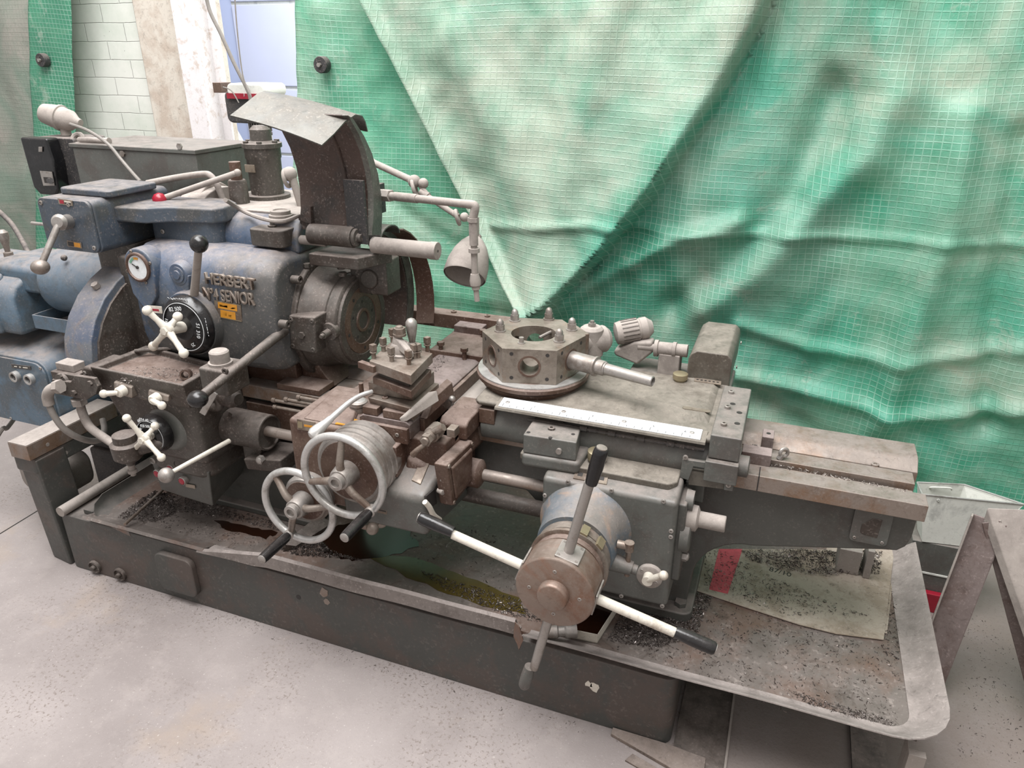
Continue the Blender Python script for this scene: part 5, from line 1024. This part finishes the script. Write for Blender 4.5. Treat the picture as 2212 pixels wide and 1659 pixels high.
# ------------------------------------------------------------------ work lamp and coolant pipe
lm = thing('work_lamp', 'dusty grey jointed work lamp with bell shade hanging behind the raised guard', 'lamp', at(800, 345, y=2.06))
J = A((770, 325, 2.08), (808, 352, 2.06), (895, 392, 2.03), (925, 425, 2.02), (990, 468, 2.0))
build('arm', MB().tube(J[:3], .0105, 12, False), 'dusty', lm)
jt = build('elbow_joint', MB().sph(J[2], .02, 16).torus(J[2]+V((.005, -.01, -.02)), (1, .4, .3), .024, .006, 22, 8).sph(J[2]+X*.03-Z*.004, .016), 'dusty', lm)
build('arm', MB().tube([J[2]+V((.02, 0, -.01)), J[3], J[4]], .0085, 12, False).lathe(J[3], J[3]-J[4], [(0, .012), (.03, .012)], 12), 'dusty', lm)
build('shade_joint', MB().torus(J[4]+V((.002, -.01, 0)), (1, .4, .3), .02, .006, 20, 8).sph(J[4]+V((.02, 0, .0)), .014), 'dusty', lm)
sc_ = at(1003, 598, y=1.96); st_ = sc_+V((-.012, .70, .71)).normalized()*.135
dz = (st_-sc_).normalized(); Lq = (st_-sc_).length; k_ = Lq/.125
build('shade', MB().lathe(sc_, dz, [(0, .064), (.004*k_, .066), (.04*k_, .064), (.075*k_, .055), (.10*k_, .042), (.118*k_, .027), (.125*k_, .018), (.125*k_, .012), (.116*k_, .022), (.098*k_, .037), (.073*k_, .05), (.04*k_, .059), (.004, .061)], 44, caps=False), 'dusty', lm)
build('lamp_holder', MB().lathe(sc_+dz*.05, dz, [(0, .014), (Lq-.04, .016)], 16), 'dusty', lm)
build('shade_stem', MB().box(st_.x-.018, st_.x-.008, st_.y-.01, st_.y, st_.z-.01, st_.z+.06).box(st_.x+.004, st_.x+.012, st_.y-.01, st_.y, st_.z-.01, st_.z+.065), 'dusty', lm)
cpz = thing('coolant_pipe', 'dusty swivelling coolant pipe with nozzle hanging beside the lamp shade', 'pipe', at(820, 420, y=2.0))
K = A((815, 420, 2.02), (1020, 442, 1.90), (1022, 470, 1.90), (1026, 600, 1.90), (1031, 652, 1.90))
build('pipe', MB().tube([K[0], K[1]], .0115, 14), 'dusty', cpz); build('pipe_nut', MB().cyl(K[0].lerp(K[1], .05), K[0].lerp(K[1], .16), .019, n=6).cyl(K[0]-(K[1]-K[0])*.06, K[0].lerp(K[1], .1), .017).cyl(K[0].lerp(K[1], .2), K[0].lerp(K[1], .45), .0135), 'dusty', cpz, .001)
build('elbow', MB().tube([K[1]-X*.012, K[1]+V((.008, 0, -.004)), K[2]], .0125, 12).cyl(K[2], K[2]-Z*.012, .0165, n=6), 'dusty', cpz)
build('drop_pipe', MB().cyl(K[2], K[2].lerp(K[3], .45), .0125).cyl(K[2].lerp(K[3], .45), K[3], .0095).ring(K[2].lerp(K[3], .5), K[3]-K[2], 0, .012, .016, .009), 'dusty', cpz)
build('nozzle', MB().lathe(K[3], K[4]-K[3], [(-.012, .012), (.008, .0165), (.022, .0155), (.024, .012), (.034, .012), (.036, .008), (.07, .0078)], 16), 'dusty', cpz)
build('mount_bracket', MB().box(K[0].x-.03, K[0].x+.005, 1.99, 2.06, K[0].z-.06, K[0].z+.03), 'blackdull', cpz, .002)
# ------------------------------------------------------------------ blue motor end at the far left (part of the lathe)
def rp(x0, x1, z0, z1, r, rb=.01):
    P = [(x1-rb, z0), (x1, z0+rb)]
    P += [(x1-r+r*cos(R(a)), z1-r+r*sin(R(a))) for a in (0, 20, 45, 70, 90)]
    return P+[(x0, z1), (x0, z0+.06), (x0+.05, z0)]
s0 = rp(-2.86, -2.432, .452, .735, .055); s1 = rp(-2.86, -2.38, .50, .80, .06)
mc = build('motor_cabinet', loft([[(x, 1.70, z) for x, z in s0], [(x, 1.72, z) for x, z in s0], [(x, 1.85, z+.02) for x, z in s0], [(x, 2.12, z) for x, z in s1]]), 'blue2', L, .006, 3)
build('front_panel', MB().prism(rp(-2.85, -2.44, .46, .727, .05), 'y', 1.692, 1.70), 'blue2', mc, .002)
for q in ((115, 985), (213, 1003)):
    p = at(*cl(*q), y=1.69); bt = build('push_button', MB().ring(p, -Y, -.004, .016, .020, .013, 28), 'bright', mc); build('button_cap', MB().lathe(p, -Y, [(-.004, .013), (.010, .013), (.012, .009)], 22), 'black', bt)
plate('nameplate', [cl(*q) for q in ((85, 930), (215, 945), (210, 920), (78, 903))], 1.692, 'blackdull', mc, .002, [(.15, .35, .3, .6, 'cream'), (.4, .35, .5, .6, 'cream'), (.6, .35, .85, .6, 'cream')])
for q in ((275, 935), (75, 1275)): build('screw', MB().screw(at(*cl(*q), y=1.692), -Y, .006), 'steel', mc)
MY, MZ = 1.90, .985
mo = build('drive_motor', MB().lathe((-2.49, MY, MZ), X, [(0, .10), (.006, .115), (.02, .12), (.34, .12), (.345, .116), (.345, .105), (.30, .10)], 48), 'blue2', L)
build('motor_pulley', MB().lathe((-2.16, MY, MZ), X, [(0, .06), (.02, .112), (.05, .112), (.055, .098), (.09, .098), (.095, .11), (.12, .11)], 40), 'blackdull', mo)
build('motor_screw', MB().sph(at(*cl(437, 180), y=1.815), .011, 12), 'blackdull', mo)
md = MB().box(-2.52, -2.19, 1.76, 1.765, .838, .886).box(-2.52, -2.19, 1.98, 1.985, .838, .886).box(-2.52, -2.515, 1.765, 1.98, .838, .886).box(-2.195, -2.19, 1.765, 1.98, .838, .886).box(-2.52, -2.19, 1.76, 1.985, .834, .84)
build('drip_tray', md, 'blue2', mo, .0015)
build('motor_mount', MB().box(-2.50, -2.0, 1.90, 2.1, .79, .836).box(-2.45, -2.40, 1.80, 1.95, .80, .834), 'oily', mo, .004)
build('motor_shroud', MB().box(-2.49, -2.17, 1.93, 2.06, .88, 1.0), 'oily', mo, .01)
lh = build('gear_housing', MB().prism([(1.74, .80), (1.735, .94), (1.76, .985), (1.83, 1.02), (2.05, 1.03), (2.05, .80)], 'x', -2.98, -2.575), 'blue2', L, .02, 4)
build('housing_rib', MB().prism([(1.725, .80), (1.72, .95), (1.745, 1.0), (1.80, 1.02), (1.80, .80)], 'x', -2.80, -2.66), 'blue2', lh, .015, 3)
build('housing_neck', MB().prism([(1.80, .95), (1.80, 1.04), (1.84, 1.06), (2.02, 1.06), (2.02, .95)], 'x', -2.72, -2.49), 'blue2', lh, .015, 3)
h_ = at(18, 548, y=1.88); build('bulb_handle', MB().lathe((h_.x, 1.88, h_.z-.04), Z, [(0, .018), (.045, .016), (.048, .009), (.07, .011), (.105, .019), (.12, .018), (.13, .008)], 20), 'steel', lh)
build('waste_pipe', MB().tube(A((-12, 448, 2.3), (22, 480, 2.25), (45, 515, 2.2), (62, 548, 2.1)), .011, 10), 'blackdull', L)
build('mains_cable', MB().tube([V((-3.05, 1.60, .01)), at(-5, 942, y=1.70), at(15, 925, y=1.74), at(32, 903, y=1.80)], .0085, 8), 'cable', L)
build('cabinet_bracket', MB().box(-2.44, -2.34, 1.95, 2.10, .46, .60).box(-2.40, -1.98, 2.0, 2.1, .56, .64), 'oily', L, .004)
build('sump_motor', MB().lathe((-2.62, 1.98, .33), X, [(0, .06), (.02, .10), (.25, .10), (.27, .07), (.30, .07), (.31, .03), (.36, .03)], 28), 'blackdull', L)
build('motor_frame', MB().box(-2.60, -2.35, 1.9, 2.06, .0, .25), 'blackdull', L, .01)
# ------------------------------------------------------------------ things lying in the tray
def jitter(P, n, a, seed):
    random.seed(seed); Q = []
    for i in range(len(P)):
        p, q = V(P[i]), V(P[(i+1) % len(P)])
        for k in range(n):
            t = k/n; e = p.lerp(q, t); Q.append((e.x+random.uniform(-a, a)*(k > 0), e.y+random.uniform(-a, a)*(k > 0)))
    return Q
def ground(P, z): return [(p.x, p.y) for p in (at(a, b, z=z) for a, b in P)]
pc = [at(x, y, z=.256) for x, y in ((1528, 1186), (1932, 1188), (1909, 1382), (1806, 1369), (1726, 1349), (1606, 1310), (1503, 1275))]
pp_ = MB().prism([(p.x, p.y) for p in pc], 'z', .2535, .2575)
M['card'] = grimy('swarf_dusted_cardboard', (170, 158, 144), (144, 130, 114), dust=.1, rough=.85, speck=.9, wornamt=.5, dustcol=(160, 150, 142))
M['redprint'] = grimy('red_printed_band', (206, 84, 96), (190, 100, 104), dust=.05, rough=.8, speck=1, wornamt=.3)
card = build('cardboard_sheet', pp_, 'card', None, .001); tag(card, 'dirty cardboard sheet with red printed band lying in the tray under the overhanging bed', 'cardboard')
P = [at(x, y, z=.2578) for x, y in ((1553, 1186), (1604, 1186), (1572, 1283), (1532, 1273))]
build('printed_band', MB().prism([(p.x, p.y) for p in P], 'z', .2576, .2583), 'redprint', card, label='faded red band')
p = at(1660, 1232, z=.258); text('printed_figure', '87/10', 'ink', card, (p.x, p.y, .2577), X-Y*.12, Y, .03, .0003)
c2_ = build('cardboard_sheet', MB().prism([(p.x+.012, p.y+.035) for p in pc[1:3]]+[(pc[2].x-.2, pc[2].y+.02), (pc[1].x-.2, pc[1].y)], 'z', .2508, .2532), 'card', None, .001); tag(c2_, 'second cardboard sheet showing as a narrow edge under the red-banded one', 'cardboard')
q = [at(1812, 1225, z=.262), at(1884, 1232, z=.262)]
blk = build('steel_block', MB().box(q[0].x-.01, q[0].x+.055, q[0].y-.02, q[0].y+.05, .2585, .345), 'dusty', None, .002); tag(blk, 'square pale steel block standing on the cardboard under the bed end', 'block')
bl2 = build('steel_block', MB().box(q[0].x+.068, q[0].x+.088, q[0].y-.025, q[0].y+.05, .2585, .36), 'dusty', None, .002); tag(bl2, 'thin upright steel piece beside the square pale block', 'block')
# tin
T_ = [at(x, y, z=.256) for x, y in ((1213, 1372), (1290, 1388), (1332, 1322), (1262, 1300))]
cx = sum(T_, V())/4; tn = MB()
def wallq(a, b, z0, z1): n = (b-a).cross(Z).normalized()*.0015; return [V((a.x, a.y, z0)), V((b.x, b.y, z0)), V((b.x, b.y, z0))-n, V((a.x, a.y, z0))-n, V((a.x, a.y, z1)), V((b.x, b.y, z1)), V((b.x, b.y, z1))-n, V((a.x, a.y, z1))-n]
for i in range(4): tn.hexa(wallq(T_[i], T_[(i+1) % 4], .2525, .284))
tn.prism([(p.x, p.y) for p in T_], 'z', .2525, .256)
tin = build('shallow_tin', tn, 'cream', None); tag(tin, 'shallow rectangular cream tin of black oil in front of the star wheel foot', 'tin')
build('black_oil', MB().prism([(cx.x+(p.x-cx.x)*.97, cx.y+(p.y-cx.y)*.97) for p in T_], 'z', .256, .266), 'oil', tin)
a = at(1180, 1366, y=1.515); so = build('socket_tool', MB().lathe(a, V((1, .42, .04)), [(0, .0125), (0, .017), (.012, .018), (.03, .018), (.034, .014), (.05, .0145), (.055, .019), (.085, .019), (.085, .006), (.03, .010), (.004, .0125)], 22, caps=False), 'steel'); tag(so, 'short steel socket lying on the tray rim below the star wheel', 'socket')
# oil and coolant
def puddle(P, z, m, label, seed):
    o = build('oil_puddle', MB().prism(jitter([at(a, b, z=z) for a, b in P], 5, .008, seed), 'z', TZ+.0004, z), m, None); return tag(o, label, 'oil', None, 'stuff')
puddle([(690, 1150), (760, 1128), (880, 1140), (905, 1180), (840, 1200), (760, 1212), (700, 1195)], .2514, 'oil', 'pool of black oil in the tray under the two handwheels', 3)
puddle([(462, 1124), (530, 1135), (600, 1150), (575, 1165), (500, 1148)], .2514, 'oil', 'dark red-brown streak of oil left of the handwheels', 5)
puddle([(790, 1200), (900, 1205), (980, 1235), (1120, 1290), (1135, 1330), (1020, 1300), (900, 1255)], .2512, 'oily2', 'long yellow-brown film of coolant behind the bent front lip', 6)
wd = build('steel_wedge', MB().hexa([at(640, 1186, z=.251), at(612, 1192, z=.251), at(690, 1128, z=.251), at(720, 1135, z=.251), at(640, 1186, z=.251)+Z*.012, at(612, 1192, z=.251)+Z*.03, at(690, 1128, z=.251)+Z*.03, at(720, 1135, z=.251)+Z*.012]), 'oily'); tag(wd, 'oily flat steel strip lying in the tray behind the lower handwheel', 'strip')
M['chipA'] = grimy('bright_swarf', (150, 142, 138), (70, 60, 56), dust=.1, rough=.3, metal=.8, wornamt=.5)
M['chipB'] = grimy('dark_swarf', (70, 60, 56), (44, 38, 36), dust=.1, rough=.35, metal=.6)
def chips(regions, label, seed, zb=TZ, mats=('chipA', 'chipB')):
    random.seed(seed); mb = MB(); nf = []
    for P, n, h, s in regions:
        G = [at(a, b, z=zb) for a, b in P]; xs_ = [g.x for g in G]; ys_ = [g.y for g in G]; k = 0; cxx, cyy = sum(xs_)/len(xs_), sum(ys_)/len(ys_); rx = (max(xs_)-min(xs_))/2; ry = (max(ys_)-min(ys_))/2
        tries = 0
        while k < n and tries < n*20:
            tries += 1; x, y = random.uniform(min(xs_), max(xs_)), random.uniform(min(ys_), max(ys_)); ins_ = False; j = len(G)-1
            for i in range(len(G)):
                if (G[i].y > y) != (G[j].y > y) and x < (G[j].x-G[i].x)*(y-G[i].y)/(G[j].y-G[i].y)+G[i].x: ins_ = not ins_
                j = i
            if not ins_: continue
            k += 1; z = zb+.0015+h*max(0, 1-((x-cxx)/rx)**2-((y-cyy)/ry)**2)*random.random()
            c = V((x, y, z)); sz = s*random.choice((.4, .6, .8, 1, 1.8)); d = V((random.gauss(0, 1), random.gauss(0, 1), random.gauss(0, .45))).normalized(); e = d.cross(V((random.gauss(0, 1), random.gauss(0, 1), random.gauss(0, 1)))).normalized()
            l, w_ = sz*1.6, sz*.35; m_ = c+d.cross(e)*sz*.5+Z*sz*.2
            mb.add([c-d*l-e*w_, c-d*l+e*w_, m_+e*w_, m_-e*w_, c+d*l+e*w_, c+d*l-e*w_], [(0, 1, 2, 3), (3, 2, 4, 5)]); nf += [random.random() < .42]*2
    me = bpy.data.meshes.new('metal_swarf'); me.from_pydata(mb.v, [], mb.f); o = bpy.data.objects.new('metal_swarf', me); COL.objects.link(o)
    for m_ in mats: me.materials.append(M[m_])
    for p, b in zip(me.polygons, nf): p.material_index = 0 if b else 1
    so_ = o.modifiers.new('s', 'SOLIDIFY'); so_.thickness = .0005
    return tag(o, label, 'swarf', None, 'stuff')
chips([([(250, 1120), (335, 1060), (370, 1070), (380, 1110), (330, 1130)], 2200, .03, .0018), ([(320, 1075), (370, 1062), (600, 1130), (620, 1150), (480, 1120), (340, 1100)], 1500, .006, .0017), ([(330, 1100), (600, 1170), (590, 1190), (430, 1160), (280, 1125)], 300, .002, .0014)], 'dark heaped metal swarf in the left corner of the tray', 1)
chips([([(600, 1185), (690, 1165), (720, 1195), (800, 1215), (720, 1205), (640, 1200)], 1300, .012, .0018), ([(860, 1100), (1120, 1160), (1120, 1290), (900, 1220)], 200, .001, .002), ([(900, 1230), (1130, 1300), (1180, 1350), (1080, 1325), (960, 1275)], 800, .003, .002)], 'specks and shavings scattered along the front of the tray in the coolant', 2)
chips([([(1310, 1385), (1345, 1320), (1480, 1345), (1500, 1280), (1540, 1290), (1500, 1380), (1420, 1400)], 2800, .008, .0021), ([(1500, 1285), (1900, 1400), (1940, 1560), (1700, 1540), (1400, 1420), (1320, 1400)], 1300, .001, .0015), ([(1920, 1200), (1935, 1200), (1945, 1500), (1900, 1400)], 350, .002, .0017), ([(1700, 1490), (1940, 1560), (1920, 1580), (1780, 1545)], 700, .003, .0014)], 'bright and dark swarf around the right-hand foot and over the wide end of the tray', 3)
chips([([(1600, 1190), (1905, 1190), (1900, 1240), (1780, 1245), (1700, 1235), (1620, 1210)], 2600, .012, .002), ([(1525, 1190), (1560, 1190), (1740, 1280), (1880, 1330), (1700, 1330), (1520, 1265)], 900, .0, .0015)], 'dark swarf heaped on the cardboard sheet below the bed end', 4, .2585)
chips([([(235, 838), (300, 790), (420, 800), (440, 812), (390, 825), (320, 822)], 420, .001, .0013)], 'fine shavings sprinkled in the top tray of the feed gearbox', 5, .8545, ('chipA', 'dusty'))
chips([([(1605, 965), (1630, 960), (1660, 985), (1640, 990), (1610, 980)], 250, .004, .0018), ([(1640, 995), (1960, 1060), (1960, 1066), (1640, 1001)], 180, .001, .0016)], 'pale grains of swarf on the bedway right of the turret slide', 6, .7665, ('chipA', 'dusty'))
chips([([(880, 790), (1000, 700), (1040, 705), (960, 790), (910, 830)], 300, .001, .0015)], 'dark crumbs of swarf on the cross slide behind the tool post', 7, .8505)
random.seed(11)
chips([([(175, 1235), (900, 1448), (1430, 1622), (1380, 1625), (850, 1465), (300, 1290)], 420, .0, .0013)], 'line of fine grit along the foot of the base', 8, 0.0, ('chipA', 'dusty'))
chips([([(2075, 1290), (2200, 1400), (2212, 1650), (2065, 1640)], 500, .0, .0011)], 'sparse chips scattered on the concrete right of the tray', 9, 0.0, ('dusty', 'chipB'))
# ------------------------------------------------------------------ under and beside the tray
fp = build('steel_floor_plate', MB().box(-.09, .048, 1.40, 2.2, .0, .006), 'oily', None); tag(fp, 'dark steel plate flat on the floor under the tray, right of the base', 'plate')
ed = build('edge_strip', MB().box(.048, .054, 1.38, 2.2, .0, .012), 'dusty', None); tag(ed, 'thin pale strip on edge along the floor under the tray', 'strip')
f2 = build('steel_floor_plate', MB().box(.37, .46, 1.45, 2.2, .0, .01), 'blackdull', None); tag(f2, 'black narrow plate on the floor under the tray by the pale leg', 'plate')
lg = build('tray_leg', MB().box(.452, .49, 1.50, 1.52, 0, .228).box(.452, .455, 1.52, 1.56, 0, .228), 'dusty', L, .001)
pk = build('timber_packing', MB().prism([(-.26, 1.49), (-.05, 1.43), (.0, 1.455), (.0, 1.505), (-.10, 1.513), (-.26, 1.513)], 'z', 0, .012), 'wood', None, .002); tag(pk, 'flat offcut of timber on the floor at the right corner of the base', 'timber')
pk2 = build('timber_packing', MB().prism([(-.205, 1.425), (-.13, 1.405), (-.12, 1.432), (-.19, 1.452)], 'z', 0, .006), 'wood', None, .001); tag(pk2, 'small pale square offcut on the floor just in front of the base corner', 'timber')
# white bin on a green crate
bn = thing('metal_bin', 'white-painted sheet metal hopper bin behind the right end of the lathe', 'bin', (.7, 2.45, .30))
BT = [V((.536, 2.395, .44)), V((.835, 2.445, .44)), V((.675, 2.512, .44)), V((.529, 2.472, .44))]
BB = [V((.572, 2.395, .262)), V((.735, 2.42, .262)), V((.66, 2.50, .262)), V((.565, 2.47, .262))]
wl = MB()
for i in range(4):
    j = (i+1) % 4; n_ = ((BT[j]-BT[i]).cross(BB[i]-BT[i])).normalized()*.002; cn = sum(BT, V())/4
    if n_.dot(cn-BT[i]) < 0: n_ = -n_
    wl.hexa([BB[i], BB[j], BB[j]+n_, BB[i]+n_, BT[i], BT[j], BT[j]+n_, BT[i]+n_])
wl.hexa([p for p in BB]+[p+Z*.003 for p in BB])
build('body', wl, 'white2', bn)
build('rolled_rim', MB().tube([BT[0], BT[1]], .003, 8).tube([BT[1], BT[2]], .003, 8).tube([BT[2], BT[3]], .003, 8).tube([BT[3], BT[0]], .003, 8), 'bright', bn)
q = (BT[2]+BT[3])/2; build('handle', MB().tube([q+V((-.03, -.01, -.02)), q+V((-.025, -.018, -.01)), q+V((.025, -.012, -.005)), q+V((.035, -.006, -.014))], .003, 8), 'white2', bn)
build('rivet', MB().screw(at(*c5(1595, 637), y=2.40), -Y, .005, .002), 'white2', bn)
cb_ = thing('green_crate', 'dark green metal crate with pale edges and red foot under the white bin', 'crate', (.72, 2.4, 0))
build('panel', MB().box(.545, .74, 2.40, 2.60, .012, .259), 'green', cb_, .003)
for z_ in (.14, .02): build('edge_trim', MB().box(.543, .742, 2.397, 2.60, z_-.003, z_+.003), 'white2', cb_)
build('foot', MB().box(.55, .74, 2.375, 2.398, 0, .075), 'red', cb_, .003)
# trestle with a slab
tt = thing('trestle', 'dusty steel A-frame trestle at the right edge of the picture', 'trestle', (.75, 2.1, 0))
def strut(a, b, w1, dirw, th, name='leg'):
    a, b = V(a), V(b); d = (b-a).normalized(); wv = V(dirw); wv = (wv-d*wv.dot(d)).normalized(); n_ = d.cross(wv)
    m_ = (a+b)/2; h = (b-a).length/2
    o = build(name, MB().obox(m_, (h, w1/2, th/2), d, wv), 'purple', tt, .003)
    build('flange', MB().obox(m_+wv*w1/2*-1+n_*.014, (h, th/2, .016), d, wv), 'dusty', o, .002); return o
ap0 = at(2128, 1120, y=2.10)
f1 = at(2000, 1480, z=.003); f1 = V((.632, 2.12, .006))
strut(ap0+V((.012, 0, .0)), at(1992, 1500, z=.01), .085, (1, -.2, .3), .006)
fB = at(2235, 1560, z=.01); strut(ap0+V((.012, -.01, 0)), at(2250, 1540, z=.01), .045, (-1, 0, -.4), .006)
slab = [at(2128, 1092, y=2.09), at(2222, 1330, y=1.93)]
e0, e1 = at(2132, 1096, y=2.10), at(2215, 1335, y=1.96)
d_ = (e1-e0).normalized(); sb_ = build('stone_slab', MB().hexa([e0-Z*.045, e1+d_*.2-Z*.045, e1+d_*.2+V((.4, .12, -.045)), e0+V((.4, .12, -.045)), e0, e1+d_*.2, e1+d_*.2+V((.4, .12, .0)), e0+V((.4, .12, 0))]), 'dusty', None, .004); tag(sb_, 'rough-edged slab with pale dusty top resting on the trestle', 'slab')
# ------------------------------------------------------------------ beyond the doorway
dm = thing('drilling_machine', 'cream column machine with finned black motor and red-striped cap behind the guard', 'machine', (-2.55, 3.22, 0))
cxx = at(568, 320, y=3.22)
build('column', MB().cyl((cxx.x, 3.22, 0), (cxx.x, 3.22, at(568, 292, y=3.22).z), .052, n=28), 'cream', dm)
z1 = at(568, 292, y=3.22).z; z2 = at(568, 262, y=3.22).z
build('motor_ring', MB().lathe((cxx.x, 3.22, z1), Z, [(0, .056), (.012, .056), (.016, .05), (.06, .05), (.062, .04)], 32), 'blackdull', dm)
for k in range(26):
    a = 2*pi*k/26; build('fin', MB().obox((cxx.x+.052*cos(a), 3.22+.052*sin(a), z1+.04), (.004, .0018, .022), (cos(a), sin(a), 0), (-sin(a), cos(a), 0)), 'steel', dm)
k0 = at(512, 240, y=3.22); k1 = at(590, 182, y=3.22)
build('motor_head', MB().prism(rrect(k0.x, k1.x, k0.z-.05, k1.z-.03, .03), 'y', 3.14, 3.30), 'blackdull', dm, .01)
cp_ = build('cap', MB().prism(rrect(k0.x+.03, k1.x+.01, k1.z-.055, k1.z+.005, .025), 'y', 3.13, 3.31), 'white2', dm, .01)
build('red_stripe', MB().box(k0.x+.03, k1.x-.03, 3.125, 3.132, k1.z-.065, k1.z-.04), 'red', cp_)
p = at(527, 206, y=3.124); text('lettering', 'J', 'white', cp_, (p.x, 3.123, p.z), X, Z, .02, .0005)
build('label_sheet', MB().prism(rrect(cxx.x-.02, cxx.x+.03, z1-.12, z1-.02, .004), 'y', 3.163, 3.167), 'white', dm)
cs = thing('hanging_cable', 'grey power cable hanging down the doorway to the machine behind', 'cable', at(446, 0, y=3.22))
build('cable', MB().tube([at(a, b, y=3.06) for a, b in ((440, -40), (452, 20), (478, 75), (505, 135), (535, 195), (541, 215))], .0085, 8), 'cable', cs)
build('thin_wire', MB().tube([at(a, b, y=3.03) for a, b in ((505, -40), (512, 60), (524, 160), (540, 205))], .003, 6), 'cable', cs)
jb = build('junction_box', MB().box(at(466, 190, y=3.2).x, at(483, 190, y=3.2).x, 3.18, 3.26, at(470, 200, y=3.2).z, at(470, 178, y=3.2).z), 'brown', None, .002); tag(jb, 'small brown junction box on the edge of the white column', 'box')
build('wire', MB().tube([at(a, b, y=3.1) for a, b in ((482, 188), (500, 196), (516, 222))], .003, 6), 'cable', jb)
rows = []
gx = at(500, 420, y=4.2)
for j in range(14):
    t = j/13; r_ = .04+.55*t**.8; z_ = 1.42*(1-t)
    rows.append([V((gx.x-.06+r_*(1+.12*sin(5*a+2*t)*t)*cos(a), 4.25+r_*.7*(1+.12*sin(5*a+2*t)*t)*sin(a), z_)) for a in [2*pi*k/40 for k in range(41)]])
ds = build('dust_sheet', MB().sheet(rows, .003), 'white2', None); tag(ds, 'white dust sheet draped to a peak beyond the doorway', 'cloth')
